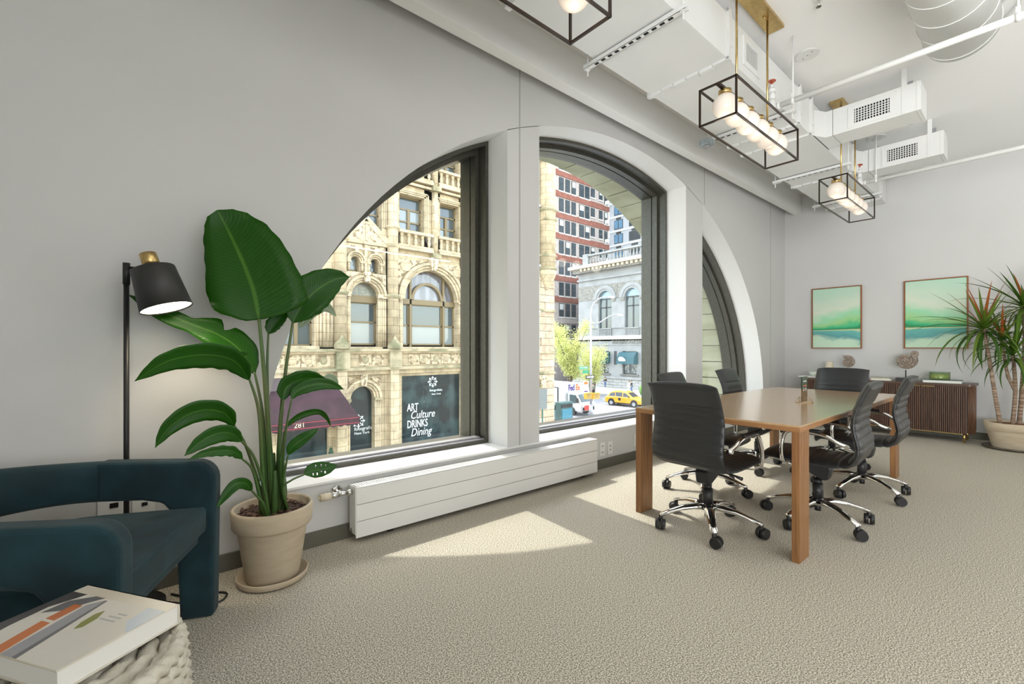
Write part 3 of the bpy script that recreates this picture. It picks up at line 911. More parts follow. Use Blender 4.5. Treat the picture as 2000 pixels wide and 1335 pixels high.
# ================================================================ CREDENZA
C = thing('credenza', 'dark walnut slatted credenza with brass legs at the end wall', 'cabinet', (7.98, 1.45, 0))
cx0, cx1, cy0, cy1, cz0, cz1 = 7.77, 8.2, .545, 2.36, .115, .72
def rrect(x0, x1, y0, y1, r, n=5):
    p = []
    for (cx, cy, a0) in ((x1 - r[0], y1 - r[0], 0), (x0 + r[1], y1 - r[1], PI / 2), (x0 + r[2], y0 + r[2], PI), (x1 - r[3], y0 + r[3], 1.5 * PI)):
        k = [r[0], r[1], r[2], r[3]][int(a0 / (PI / 2) + .1)]
        for q in range(n + 1):
            a = a0 + PI / 2 * q / n
            p.append((cx + k * math.cos(a), cy + k * math.sin(a)))
    return p
MB().prismZ(rrect(cx0 + .012, cx1, cy0 + .012, cy1 - .012, (.005, .05, .05, .005)), cz0 + .01, cz1 - .03).build('carcass', M['dark_wood'], C, world=True)
MB().prismZ(rrect(cx0 - .008, cx1, cy0 - .006, cy1 + .006, (.005, .055, .055, .005)), cz1 - .028, cz1).build('top', M['dark_top'], C, world=True, bevel=.002)
nd = 4
dw = (cy1 - cy0 - .12) / nd
for k in range(nd):
    a = cy0 + .06 + k * dw; b = a + dw
    d = MB().box(cx0 + .010, cx0 + .016, a + .002, b - .002, cz0 + .004, cz1 - .034).build('door', mat('dark_backing', (.018, .010, .007), .6), C, world=True)
    m = MB()
    nsl = 22
    for q in range(nsl):
        y = a + .003 + (q + .5) * (dw - .006) / nsl
        m.box(cx0 - .006, cx0 + .011, y - .0048, y + .0048, cz0 + .004, cz1 - .034)
    so_ = m.build('reeding', M['dark_wood'], None)
    so_.data.transform(Matrix.Translation(-Vector(C.location))); so_.parent = d; so_['kind'] = 'stuff'
    hy = b - .065 if k % 2 == 0 else a + .065
    h = MB().box(cx0 - .016, cx0 + .004, hy - .06, hy + .06, cz1 - .046, cz1 - .034)
    ho = h.build('handle', M['brass'], None)
    ho.data.transform(Matrix.Translation(-Vector(C.location))); ho.parent = d
for yy, sgn in ((cy0, 1), (cy1, -1)):
    m = MB()
    for q in range(8):
        a = PI / 2 * (q + .5) / 8
        px_ = cx0 + .055 - .058 * math.cos(a); py_ = yy + sgn * (.055 - .058 * math.sin(a))
        m.cyl((px_, py_, cz0 + .004), (px_, py_, cz1 - .034), .006, n=6)
    m.build('corner_reeding', M['dark_wood'], C, world=True)
for y in (cy0 + .09, cy1 - .09):
    for x in (cx0 + .04, cx1 - .06):
        MB().cyl((x, y, 0), (x, y, cz0 + .01), .012, .014, n=12).build('leg', M['brass'], C, world=True)
    MB().bar((cx0 + .04, y, cz0 - .012), (cx1 - .06, y, cz0 - .012), .012).build('rail', M['brass'], C, world=True)
for x in (cx0 + .04, cx1 - .06):
    MB().bar((x, cy0 + .09, cz0 - .012), (x, cy1 - .09, cz0 - .012), .012).build('rail', M['brass'], C, world=True)

# ---------------------------------------------------------------- things on the credenza
ctop = cz1
fossil = mat('fossil_stone', (.36, .30, .25), .85, noise=(30, (.20, .155, .12), .4, .65), bump=(60, .5))
def ammonite(x, y, rad, stand_h, base_w, horn, label):
    t = thing('ammonite_fossil', label, 'fossil', (x, y, ctop), 0, 'fossils on stands')
    MB().box(-.05, .05, -base_w / 2, base_w / 2, 0, .042).build('base', mat('slate_base', (.045, .045, .045), .5), t, bevel=.002)
    MB().cyl((0, 0, .042), (0, 0, .042 + stand_h), .0065, n=10).build('rod', M['black_metal'], t)
    zc = .042 + stand_h + rad * .92
    # coiled ribbed shell
    turns = 3.4; n = 560; q = 10
    vs = []
    for i in range(n + 1):
        s = i / n
        ang = -2 * PI * turns * (1 - s) + (.9 if horn else 2.2)
        R_ = rad * .78 * 1.75 ** (-(1 - s) * turns)
        tr = R_ * .285 * (1 + .10 * math.sin(2 * PI * s * turns * 24))
        cy_, cz_ = -R_ * math.cos(ang) * 1.0, R_ * math.sin(ang)
        for k in range(q):
            g = 2 * PI * k / q
            rr = R_ + tr * math.cos(g)
            vs.append((tr * .85 * math.sin(g), -rr * math.cos(ang), zc + rr * math.sin(ang)))
    fs = [(i * q + k, i * q + (k + 1) % q, (i + 1) * q + (k + 1) % q, (i + 1) * q + k) for i in range(n) for k in range(q)]
    fs += [tuple(reversed(range(q))), tuple(range(n * q, n * q + q))]
    m = MB().add(vs, fs, True)
    m.sphere((0, 0, zc), rad * .26, 12, 8, (.6, 1, 1))
    m.build('shell', fossil, t)
    if horn:
        MB().sphere((0, -rad * .66, zc + rad * .66), rad * .33, 16, 10, (.5, 1, 1)).build('flared_mouth', fossil, t)
    return t
XC = 7.95
def cred_pt(px): return atX(px, 700, XC).y
ammonite(XC, cred_pt(1656), .105, .10, .16, False, 'smaller ammonite fossil on a stand behind the end chair')
ammonite(XC, cred_pt(1769), .135, .105, .20, True, 'larger ammonite fossil with flared mouth on slate stand')
v = thing('vase', 'cream tapered ceramic vase on the credenza behind the chair', 'vase', (8.0, cred_pt(1618), ctop))
MB().lathe([(0, 0), (.060, 0), (.066, .02), (.060, .12), (.047, .225), (.042, .24), (.036, .238), (.034, .2), (0, .2)], 28).build('body', M['cream'], v)
def book(name, label, x, y, z, w, d, h, rz, cover, group=None, gap=.003):
    t = thing(name, label, 'book', (x, y, z), rz, group)
    MB().box(-d / 2 + gap, d / 2 - .001, -w / 2 + gap, w / 2 - gap, .003, h - .003).build('pages', M['paper'], t)
    MB().box(-d / 2, d / 2, -w / 2, w / 2, 0, .003).build('back_cover', cover, t)
    MB().box(-d / 2, d / 2, -w / 2, w / 2, h - .003, h).build('front_cover', cover, t)
    MB().box(d / 2 - .003, d / 2, -w / 2, w / 2, .0, h).build('spine', cover, t)
    return t
white_cover = mat('white_cover', (.74, .74, .70), .5)
green_cover = mat('green_cover', (.045, .16, .12), .45)
yellow_cover = mat('olive_cover', (.42, .38, .14), .5)
book('book', 'white book under the olive one beside the end chair', 7.92, cred_pt(1722), ctop, .22, .16, .022, .1, white_cover, 'books on the credenza')
book('book', 'thin olive book lying on top of the white book', 7.92, cred_pt(1722) + .005, ctop + .022, .20, .14, .012, .1, yellow_cover, 'books on the credenza')
book('book', 'large green book under the glass candle', 7.92, cred_pt(1842), ctop, .36, .24, .036, .03, green_cover, 'books on the credenza')
book('book', 'pale book at the far window end of the credenza', 7.93, cred_pt(1581), ctop, .24, .17, .018, -.1, white_cover, 'books on the credenza')
b = thing('glass_dish', 'small pale glass dish on the window end of the credenza', 'dish', (7.95, cred_pt(1588) - .0, ctop + .018))
MB().lathe([(0, 0), (.03, 0), (.045, .03), (.055, .065), (.052, .065), (.04, .03), (.0, .008)], 24).build('bowl', mat('pale_glass', (.62, .68, .58), .1), b)
c = thing('candle', 'wide green-yellow candle in a clear glass bowl on green book', 'candle', (7.92, cred_pt(1842) + .03, ctop + .036))
MB().lathe([(0, 0), (.098, 0), (.102, .01), (.102, .10), (.098, .10), (.098, .012), (0, .010)], 32).build('glass_bowl', glass('candle_glass', (.82, .90, .80), .06), c)
MB().lathe([(0, .012), (.096, .012), (.096, .068), (.090, .072), (0, .070)], 32).build('wax', mat('wax', (.62, .58, .22), .5), c)

# ---------------------------------------------------------------- paintings
def art(seed, dark_side):
    m, N, L, b = principled('landscape_paint')
    tc = N.new('ShaderNodeTexCoord'); sp = N.new('ShaderNodeSeparateXYZ'); L.new(tc.outputs['Object'], sp.inputs[0])
    nz = N.new('ShaderNodeTexNoise'); nz.inputs['Scale'].default_value = 5.5; nz.inputs['Detail'].default_value = 7
    mp = N.new('ShaderNodeMapping'); mp.inputs['Location'].default_value = (seed, seed * 2, 0); mp.inputs['Scale'].default_value = (1, .8, 1.3)
    L.new(tc.outputs['Object'], mp.inputs[0]); L.new(mp.outputs[0], nz.inputs['Vector'])
    sb = N.new('ShaderNodeMath'); sb.operation = 'SUBTRACT'; sb.inputs[1].default_value = .5; L.new(nz.outputs['Fac'], sb.inputs[0])
    # no noise right at the shoreline
    ab = N.new('ShaderNodeMath'); ab.operation = 'SUBTRACT'; ab.inputs[1].default_value = -.185; L.new(sp.outputs[2], ab.inputs[0])
    aa = N.new('ShaderNodeMath'); aa.operation = 'ABSOLUTE'; L.new(ab.outputs[0], aa.inputs[0])
    cl = N.new('ShaderNodeMath'); cl.operation = 'MULTIPLY'; cl.use_clamp = True; cl.inputs[1].default_value = 9; L.new(aa.outputs[0], cl.inputs[0])
    k1 = N.new('ShaderNodeMath'); k1.operation = 'MULTIPLY'; L.new(sb.outputs[0], k1.inputs[0]); L.new(cl.outputs[0], k1.inputs[1])
    k2 = N.new('ShaderNodeMath'); k2.operation = 'MULTIPLY_ADD'; k2.inputs[1].default_value = .24; L.new(k1.outputs[0], k2.inputs[0]); L.new(sp.outputs[2], k2.inputs[2])
    # the hillside rises towards one side
    k3 = N.new('ShaderNodeMath'); k3.operation = 'MULTIPLY'; k3.inputs[1].default_value = -.22 * dark_side; L.new(sp.outputs[1], k3.inputs[0])
    k4 = N.new('ShaderNodeMath'); k4.operation = 'MULTIPLY'; L.new(k3.outputs[0], k4.inputs[0]); L.new(cl.outputs[0], k4.inputs[1])
    gt = N.new('ShaderNodeMath'); gt.operation = 'GREATER_THAN'; gt.inputs[1].default_value = -.185; L.new(sp.outputs[2], gt.inputs[0])
    sg = N.new('ShaderNodeMath'); sg.operation = 'MULTIPLY_ADD'; sg.inputs[1].default_value = 2; sg.inputs[2].default_value = -1; L.new(gt.outputs[0], sg.inputs[0])
    k6 = N.new('ShaderNodeMath'); k6.operation = 'MULTIPLY'; L.new(k4.outputs[0], k6.inputs[0]); L.new(sg.outputs[0], k6.inputs[1])
    k5 = N.new('ShaderNodeMath'); k5.operation = 'ADD'; L.new(k2.outputs[0], k5.inputs[0]); L.new(k6.outputs[0], k5.inputs[1])
    mr = N.new('ShaderNodeMapRange'); mr.inputs[1].default_value = -.46; mr.inputs[2].default_value = .46; L.new(k5.outputs[0], mr.inputs[0])
    r = N.new('ShaderNodeValToRGB'); e = r.color_ramp.elements
    stops = [(0, (.56, .76, .58)), (.12, (.54, .74, .56)), (.20, (.10, .34, .34)), (.285, (.14, .48, .42)), (.298, (.72, .74, .40)), (.306, (.01, .22, .08)), (.34, (.05, .50, .22)), (.41, (.36, .66, .28)), (.50, (.34, .72, .44)), (.64, (.68, .76, .62)), (.85, (.54, .72, .57)), (1, (.48, .72, .56))]
    e[0].position, e[0].color = stops[0][0], (*stops[0][1], 1)
    e[1].position, e[1].color = 1, (*stops[-1][1], 1)
    for p, c_ in stops[1:-1]:
        q = e.new(p); q.color = (*c_, 1)
    L.new(mr.outputs[0], r.inputs[0]); L.new(r.outputs[0], b.inputs['Base Color'])
    b.inputs['Roughness'].default_value = .55
    return m
copper = mat('copper_wood_frame', (.32, .12, .04), .4, .2)
for i, (ya, yb_, lab) in enumerate(((1.739, 2.375, 'framed misty green lakeside painting closer to the window wall'), (.632, 1.265, 'framed misty green lakeside painting behind the potted dracaena'))):
    w2, h2 = (yb_ - ya) / 2, .467
    t = thing('painting', lab, 'painting', (8.248, (ya + yb_) / 2, 1.621), 0, 'pair of green landscape paintings')
    f = .012
    for (y0, y1, z0, z1) in ((-w2, w2, h2 - f, h2), (-w2, w2, -h2, -h2 + f), (-w2, -w2 + f, -h2 + f, h2 - f), (w2 - f, w2, -h2 + f, h2 - f)):
        MB().box(-.04, 0, y0, y1, z0, z1).build('frame', copper, t, bevel=.001)
    MB().box(-.030, -.005, -w2 + f + .003, w2 - f - .003, -h2 + f + .003, h2 - f - .003).build('canvas', art(i * 3.7 + 5.1, -1 if i == 0 else 1), t)
# ================================================================ VELVET ARMCHAIR
A = thing('armchair', 'dark teal velvet barrel armchair with open back', 'armchair', (.13, 2.04, 0), math.atan2(-.42, .908))
iw, ow = .325, .405
def arm_poly():
    p = [(.02, 0), (.028, .56)]
    for k in range(7):
        a = PI / 2 * k / 6
        p.append((.028 - .085 + .085 * math.cos(a), .59 + .085 * math.sin(a)))
    p += [(-.40, .692), (-.40, .530), (-.24, .522), (-.17, .505), (-.135, .46), (-.125, .40), (-.105, 0)]
    return p
for s in (-1, 1):
    m = MB().prism(arm_poly(), lambda a, b: (a, s * iw, b), lambda a, b: (a, s * ow, b))
    m.build('arm', M['velvet'], A, bevel=.016, seg=3)
# curved back band
nb = 28
vs = []
for k in range(nb + 1):
    t = PI * k / nb
    rc = (iw + ow) / 2
    cx, cy = -.39 - .33 * math.sin(t), -rc * math.cos(t)
    # outward normal of the ellipse
    nx_, ny_ = -math.sin(t) / .33, -math.cos(t) / rc
    l = math.hypot(nx_, ny_); nx_ /= l; ny_ /= l
    zb = .530 + .012 * math.sin(t); zt = .690 + .035 * math.sin(t) ** 2
    th_ = .040
    for (o, z) in ((-th_, zb + .015), (-th_ + .012, zb), (th_ - .012, zb), (th_, zb + .015), (th_, zt - .022), (th_ - .016, zt - .004), (0, zt), (-th_ + .016, zt - .004), (-th_, zt - .022)):
        vs.append((cx + nx_ * o, cy + ny_ * o, z))
fs = [(i * 9 + k, i * 9 + (k + 1) % 9, (i + 1) * 9 + (k + 1) % 9, (i + 1) * 9 + k) for i in range(nb) for k in range(9)]
MB().add(vs, fs, True).build('back_band', M['velvet'], A)
pl = [(.0, -iw + .004), (.0, iw - .004), (-.36, iw - .004)]
for k in range(1, 12):
    t = PI * k / 12
    pl.append((-.36 - .30 * math.sin(t), (iw - .004) * math.cos(t)))
pl.append((-.36, -iw + .004))
MB().prismZ(pl, .375, .485).build('seat', M['velvet'], A, bevel=.018, seg=3)
MB().prismZ([(x * .94 - .02, y * .9) for x, y in pl], .34, .375).build('seat_base', M['velvet'], A, bevel=.008)
MB().prismZ([(-.56, -.15), (-.56, .15), (-.66, .13), (-.685, 0), (-.66, -.13)], 0, .37).build('rear_leg', M['velvet'], A, bevel=.012)

# ================================================================ FLOOR LAMP
F = thing('floor_lamp', 'black floor lamp with tilted drum shade behind the armchair', 'floor lamp', (0, 2.62, 0))
MB().lathe([(0, 0), (.135, 0), (.14, .004), (.14, .018), (.136, .022), (0, .024)], 40).build('base', M['black_metal'], F)
MB().cyl((0, 0, .02), (0, 0, 1.47), .0105, n=14).cyl((0, 0, 1.44), (0, 0, 1.535), .0135, n=14).build('pole', M['black_metal'], F)
sc_ = Vector((.112, -.085, 1.425))       # shade centre
ax = Vector((.27, -.19, -1)).normalized()  # shade axis, pointing down
MB().cyl((0, 0, 1.515), sc_ + Vector((-.03, .02, .082)), .0065, n=10).build('arm', M['black_metal'], F)
def axis_lathe(prof, n=40):
    up = -ax
    a = up.cross(Vector((0, 1, 0))).normalized(); b = up.cross(a)
    mb = MB()
    vs = [sc_ + up * z + a * (r * math.cos(2 * PI * i / n)) + b * (r * math.sin(2 * PI * i / n)) for r, z in prof for i in range(n)]
    fs = [(j * n + i, j * n + (i + 1) % n, (j + 1) * n + (i + 1) % n, (j + 1) * n + i) for j in range(len(prof) - 1) for i in range(n)]
    return mb.add(vs, fs, True)
axis_lathe([(.0, .092), (.078, .092), (.082, .088), (.098, -.095), (.0955, -.095), (.080, .085), (0, .086)]).build('lamp_shade', mat('shade_black', (.028, .028, .027), .5), F)
axis_lathe([(0, .16), (.030, .16), (.032, .158), (.032, .092), (0, .092)]).build('cap', M['brass'], F)
axis_lathe([(0, -.082), (.092, -.082), (.0945, -.085), (.0945, -.089), (0, -.091)]).build('diffuser', mat('lamp_diffuser', (.9, .85, .75), .5, emit=((1, .86, .66), 9)), F)
l = bpy.data.lights.new('lamp_glow', 'SPOT'); l.energy = 9; l.color = (1, .82, .58); l.spot_size = 2.4; l.spot_blend = .6; l.shadow_soft_size = .05
lo = bpy.data.objects.new('lamp_glow', l); COL.objects.link(lo); lo.parent = F; lo.location = sc_ + ax * .10; lo.rotation_euler = ax.to_track_quat('-Z', 'Y').to_euler()
cord = [(.13, 2.60, .006), (.20, 2.52, .005), (.27, 2.45, .005), (.33, 2.44, .005), (.36, 2.50, .005), (.31, 2.55, .005), (.22, 2.58, .005), (.16, 2.66, .006)]
cordp = catmull(cord, 6)
tag(MB().tube(cordp, .0045, 8).build('power_cord', M['black_plastic']), 'black lamp cord looped on the carpet behind armchair', 'cord')

# ================================================================ BIRD OF PARADISE PLANT
def leaf_mat(name, c1, c2, under=None, vein=.5):
    m, N, L, b = principled(name)
    uv = N.new('ShaderNodeUVMap'); sp = N.new('ShaderNodeSeparateXYZ'); L.new(uv.outputs[0], sp.inputs[0])
    c = N.new('ShaderNodeMath'); c.operation = 'SUBTRACT'; c.inputs[1].default_value = .5; L.new(sp.outputs[0], c.inputs[0])
    a = N.new('ShaderNodeMath'); a.operation = 'ABSOLUTE'; L.new(c.outputs[0], a.inputs[0])
    nzv = N.new('ShaderNodeTexNoise'); nzv.inputs['Scale'].default_value = 4; L.new(uv.outputs[0], nzv.inputs['Vector'])
    k = N.new('ShaderNodeMath'); k.operation = 'MULTIPLY_ADD'; k.inputs[1].default_value = -.35; L.new(a.outputs[0], k.inputs[0]); L.new(sp.outputs[1], k.inputs[2])
    k2 = N.new('ShaderNodeMath'); k2.operation = 'MULTIPLY'; k2.inputs[1].default_value = 190; L.new(k.outputs[0], k2.inputs[0])
    nk = N.new('ShaderNodeMath'); nk.operation = 'MULTIPLY_ADD'; nk.inputs[1].default_value = 5; L.new(nzv.outputs['Fac'], nk.inputs[0]); L.new(k2.outputs[0], nk.inputs[2])
    sn = N.new('ShaderNodeMath'); sn.operation = 'SINE'; L.new(nk.outputs[0], sn.inputs[0])
    bp = N.new('ShaderNodeBump'); bp.inputs['Strength'].default_value = .16 * vein; bp.inputs['Distance'].default_value = .004; L.new(sn.outputs[0], bp.inputs['Height']); L.new(bp.outputs[0], b.inputs['Normal'])
    mid = N.new('ShaderNodeMapRange'); mid.inputs[1].default_value = .012; mid.inputs[2].default_value = .03; mid.inputs[3].default_value = 1; mid.inputs[4].default_value = 0; L.new(a.outputs[0], mid.inputs[0])
    mr = N.new('ShaderNodeMapRange'); mr.inputs[1].default_value = -1; mr.inputs[2].default_value = 1; L.new(sn.outputs[0], mr.inputs[0])
    x = N.new('ShaderNodeMix'); x.data_type = 'RGBA'; x.inputs[6].default_value = (*c1, 1); x.inputs[7].default_value = (*c2, 1); L.new(mr.outputs[0], x.inputs[0])
    y = N.new('ShaderNodeMix'); y.data_type = 'RGBA'; y.inputs[7].default_value = (c2[0] * 2.2 + .03, c2[1] * 1.7 + .03, c2[2] * 2 + .01, 1); L.new(mid.outputs[0], y.inputs[0]); L.new(x.outputs[2], y.inputs[6])
    L.new(y.outputs[2], b.inputs['Base Color'])
    b.inputs['Roughness'].default_value = .32
    b.inputs['Specular IOR Level'].default_value = .28
    # thin leaf lets some light through
    tl = N.new('ShaderNodeBsdfTranslucent'); tl.inputs[0].default_value = (c2[0] * 1.6, c2[1] * 1.7, c2[2], 1)
    mx = N.new('ShaderNodeMixShader'); mx.inputs[0].default_value = .22
    out = N['Material Output']
    L.new(b.outputs[0], mx.inputs[1]); L.new(tl.outputs[0], mx.inputs[2]); L.new(mx.outputs[0], out.inputs[0])
    return m
LG = leaf_mat('leaf_green', (.014, .085, .003), (.020, .105, .005))
LG2 = leaf_mat('leaf_green_light', (.018, .095, .006), (.026, .12, .010))
LP = leaf_mat('leaf_pale_underside', (.30, .38, .26), (.36, .44, .32), vein=.3)
STEM = mat('plant_stem', (.05, .12, .025), .35, noise=(6, (.12, .13, .045), .4, .7, (1, 1, .4)))
DEF = [(0, .06), (.06, .42), (.16, .78), (.32, 1), (.52, .98), (.72, .76), (.88, .42), (1, .02)]
def interp(tab, s, c=1):
    for a, b in zip(tab, tab[1:]):
        if a[0] <= s <= b[0]:
            f = (s - a[0]) / (b[0] - a[0]); f = f * f * (3 - 2 * f) * .5 + f * .5
            return a[c] + (b[c] - a[c]) * f
    return tab[-1][c]
CAMV = Vector((0, 0, CAM_H))
def leaf(parent, pts, wl, wr, matl, tab=None, tilt=0., fold=.18, n=26, wav=.0, name='leaf', cup=0., holes=None):
    """pts: midrib in 3D from base to tip; wl, wr half widths in metres"""
    P = catmull(pts, 8)
    m_ = len(P)
    ln = [0]
    for i in range(1, m_): ln.append(ln[-1] + (P[i] - P[i - 1]).length)
    nx = 7
    vs, uv = [], []
    for i in range(m_):
        s = ln[i] / ln[-1]
        t = (P[min(i + 1, m_ - 1)] - P[max(i - 1, 0)]).normalized()
        v = (CAMV - P[i]).normalized()
        nrm = (v - t * v.dot(t)).normalized()
        side = nrm.cross(t).normalized()
        side, nrm = side * math.cos(tilt) + nrm * math.sin(tilt), nrm * math.cos(tilt) - side * math.sin(tilt)
        a = interp(tab or DEF, s, 1) * wl
        b_ = interp(tab or DEF, s, 2 if tab and len(tab[0]) > 2 else 1) * wr
        for k in range(nx):
            u = -1 + 2 * k / (nx - 1)
            w_ = a if u < 0 else b_
            rag = 1 + wav * math.sin(s * 37 + u * 3) * abs(u)
            p = P[i] + side * (u * w_ * rag) + nrm * (fold * abs(u) * w_ - cup * u * u * w_) + nrm * (wav * .25 * w_ * math.sin(s * 30 + u * 2) * abs(u))
            vs.append(p); uv.append((.5 + u / 2, s))
    fs = [(i * nx + k, i * nx + k + 1, (i + 1) * nx + k + 1, (i + 1) * nx + k) for i in range(m_ - 1) for k in range(nx - 1)]
    if holes:
        fs = [f for f in fs if (f[0] // nx, f[0] % nx) not in holes]
    l_ = parent.location
    me = bpy.data.meshes.new(name)
    me.from_pydata([(p.x - l_.x, p.y - l_.y, p.z - l_.z) for p in vs], [], fs)
    ul = me.uv_layers.new(name='UVMap')
    for lp in me.loops: ul.data[lp.index].uv = uv[lp.vertex_index]
    me.polygons.foreach_set('use_smooth', [True] * len(fs))
    me.materials.append(matl)
    o = bpy.data.objects.new(name, me); COL.objects.link(o); o.parent = parent
    sd_ = o.modifiers.new('thickness', 'SOLIDIFY'); sd_.thickness = .0012; sd_.offset = 0
    return o
PC = (.565, 2.53)
B = thing('potted_plant', 'tall bird of paradise plant in beige clay pot', 'plant', (PC[0], PC[1], 0))
MB().lathe([(0, .004), (.15, .004), (.158, .008), (.165, .035), (.162, .038), (.156, .035), (.148, .014), (0, .012)], 44).build('saucer', M['terracotta'], B)
MB().lathe([(0, .014), (.118, .014), (.122, .02), (.158, .265), (.160, .27), (.176, .275), (.182, .285), (.185, .362), (.181, .37), (.172, .37), (.168, .362), (.164, .30), (0, .30)], 48).build('pot', M['terracotta'], B)
m = MB().lathe([(0, .335), (.08, .34), (.165, .33)], 36)
so = m.build('soil', M['soil'], B)
chip = MB().obox((0, 0, 0), (.009, .002, .001), (-.001, .005, 0), (.001, 0, .003)).build('bark_chip', mat('bark', (.10, .05, .035), .9, noise=(20, (.22, .13, .10), .4, .6)), B)
chip.location = (.05, .05, .345)
for k in range(70):
    a = random.uniform(0, 2 * PI); r = .155 * math.sqrt(random.random())
    inst(chip, (r * math.cos(a), r * math.sin(a), .342 + random.uniform(0, .006)), rot=(random.uniform(-.5, .5), random.uniform(-.5, .5), random.uniform(0, 6)), scale=[random.uniform(.6, 1.3)] * 3)
def L3(*pp): return [atY(*p) for p in pp]
PX = lambda px, d=2.2: px / 885 * d
def stem(parent, pts, r0=.012, r1=.006):
    P = catmull(pts, 6)
    MB().tube(P, [r0 + (r1 - r0) * i / (len(P) - 1) for i in range(len(P))], 8).build('stem', STEM, parent, world=True)
soilp = lambda dx, dy: Vector((PC[0] + dx, PC[1] + dy, .33))
big = [(0, .1, .3), (.03, .62, .55), (.10, 1.06, .95), (.2, 1.05, 1.05), (.35, 1.0, 1.04), (.55, .94, .86), (.75, .80, .68), (.9, .55, .48), (.97, .3, .3), (1, .02, .02)]
leaf(B, L3((506, 624, 2.47), (494, 565, 2.49), (471, 505, 2.53), (444, 448, 2.57), (424, 410, 2.57)), PX(88), PX(72), LG, big, fold=.10, wav=.012)
stem(B, [soilp(.0, -.01), atY(527, 880, 2.50), atY(517, 740, 2.48), atY(506, 622, 2.47)], .016, .0075)
leaf(B, L3((572, 630, 2.47), (590, 595, 2.46), (620, 565, 2.45), (655, 545, 2.44), (683, 541, 2.43)), PX(38), PX(40), LG, fold=.22, wav=.03)
stem(B, [soilp(.03, .0), atY(545, 880, 2.50), atY(556, 740, 2.48), atY(572, 628, 2.47)], .015, .006)
leaf(B, L3((585, 640, 2.50), (605, 612, 2.50), (635, 600, 2.49), (657, 618, 2.48)), PX(12), PX(15), LP, fold=.1)
leaf(B, L3((524, 652, 2.60), (536, 632, 2.60), (556, 612, 2.60), (566, 604, 2.60)), PX(14), PX(16), LG, fold=.2, wav=.05)
stem(B, [soilp(.01, .03), atY(527, 850, 2.58), atY(522, 740, 2.59), atY(524, 652, 2.60)], .011, .005)
# long torn leaf reaching left behind the lamp
torn = [(0, .1, .1), (.06, .55, .5), (.2, 1, .95), (.34, .9, .85), (.37, .35, .8), (.42, .95, .75), (.52, .7, .6), (.6, .35, .5), (.72, .45, .55), (.85, .5, .4), (1, .03, .03)]
leaf(B, L3((497, 728, 2.52), (470, 685, 2.56), (430, 655, 2.60), (380, 635, 2.64), (325, 612, 2.67), (252, 576, 2.71)), PX(30), PX(34), LG, torn, fold=.2, tilt=.15, wav=.05)
stem(B, [soilp(-.02, .02), atY(520, 900, 2.53), atY(512, 800, 2.52), atY(497, 726, 2.52)], .012, .005)
leaf(B, L3((487, 742, 2.46), (462, 708, 2.44), (425, 694, 2.43), (375, 694, 2.42), (320, 708, 2.42), (263, 744, 2.42)), PX(27), PX(25), LG2, fold=.2, tilt=-.5, wav=.04)
leaf(B, L3((380, 690, 2.43), (410, 688, 2.43), (450, 692, 2.44), (486, 690, 2.45)), PX(12), PX(12), LG, fold=.1, tilt=.4)
stem(B, [soilp(-.04, -.02), atY(512, 900, 2.48), atY(505, 800, 2.47), atY(487, 740, 2.46)], .013, .005)
leaf(B, L3((458, 832, 2.44), (440, 808, 2.43), (408, 800, 2.42), (370, 808, 2.41), (330, 835, 2.40), (303, 874, 2.40)), PX(20), PX(19), LG, fold=.18, tilt=-.3, wav=.02)
leaf(B, L3((452, 822, 2.47), (430, 795, 2.48), (395, 788, 2.48), (365, 790, 2.48)), PX(9), PX(8), LG2, fold=.1)
stem(B, [soilp(-.06, -.01), atY(506, 950, 2.50), atY(480, 870, 2.46), atY(457, 830, 2.44)], .010, .0045)
leaf(B, L3((472, 862, 2.42), (452, 846, 2.41), (425, 846, 2.40), (392, 862, 2.39), (360, 890, 2.38)), PX(15), PX(17), LG2, fold=.2, tilt=-.2)
stem(B, [soilp(-.03, -.05), atY(515, 950, 2.46), atY(495, 890, 2.44), atY(471, 861, 2.42)], .010, .004)
leaf(B, L3((474, 896, 2.42), (455, 881, 2.40), (425, 880, 2.39), (395, 886, 2.38), (368, 897, 2.37)), PX(9), PX(10), LG2, fold=.25, wav=.08)
stem(B, [soilp(-.05, -.04), atY(505, 960, 2.45), atY(492, 915, 2.43), atY(473, 896, 2.42)], .009, .004)
leaf(B, L3((492, 958, 2.38), (480, 944, 2.36), (462, 944, 2.35), (443, 962, 2.34), (423, 992, 2.33)), PX(9), PX(11), LG, fold=.2)
stem(B, [soilp(-.04, -.07), atY(515, 985, 2.42), atY(505, 972, 2.40), atY(491, 957, 2.38)], .008, .004)
leaf(B, L3((553, 782, 2.46), (560, 756, 2.46), (585, 742, 2.45), (612, 738, 2.45), (640, 744, 2.44)), PX(17), PX(20), LG, fold=.2, tilt=.2, wav=.03)
leaf(B, L3((632, 738, 2.44), (645, 738, 2.44), (655, 745, 2.44), (660, 752, 2.44)), PX(8), PX(9), LP, fold=.1)
leaf(B, L3((570, 780, 2.42), (580, 764, 2.42), (608, 752, 2.41), (640, 750, 2.40), (672, 760, 2.40)), PX(13), PX(14), LG2, fold=.2, wav=.03)
stem(B, [soilp(.03, .02), atY(545, 900, 2.48), atY(546, 830, 2.47), atY(553, 780, 2.46)], .009, .004)
stem(B, [soilp(.05, -.02), atY(553, 900, 2.45), atY(560, 830, 2.43), atY(570, 778, 2.42)], .009, .004)
leaf(B, L3((556, 836, 2.44), (575, 818, 2.43), (600, 806, 2.42), (625, 804, 2.41), (640, 818, 2.41), (646, 834, 2.41)), PX(7), PX(7), LG, fold=.25, tilt=.4)
stem(B, [soilp(.045, .01), atY(548, 920, 2.46), atY(552, 870, 2.45), atY(556, 840, 2.44)], .008, .004)
leaf(B, L3((563, 888, 2.40), (572, 872, 2.39), (590, 858, 2.38), (608, 846, 2.37), (623, 836, 2.37)), PX(11), PX(12), LG2, fold=.2)
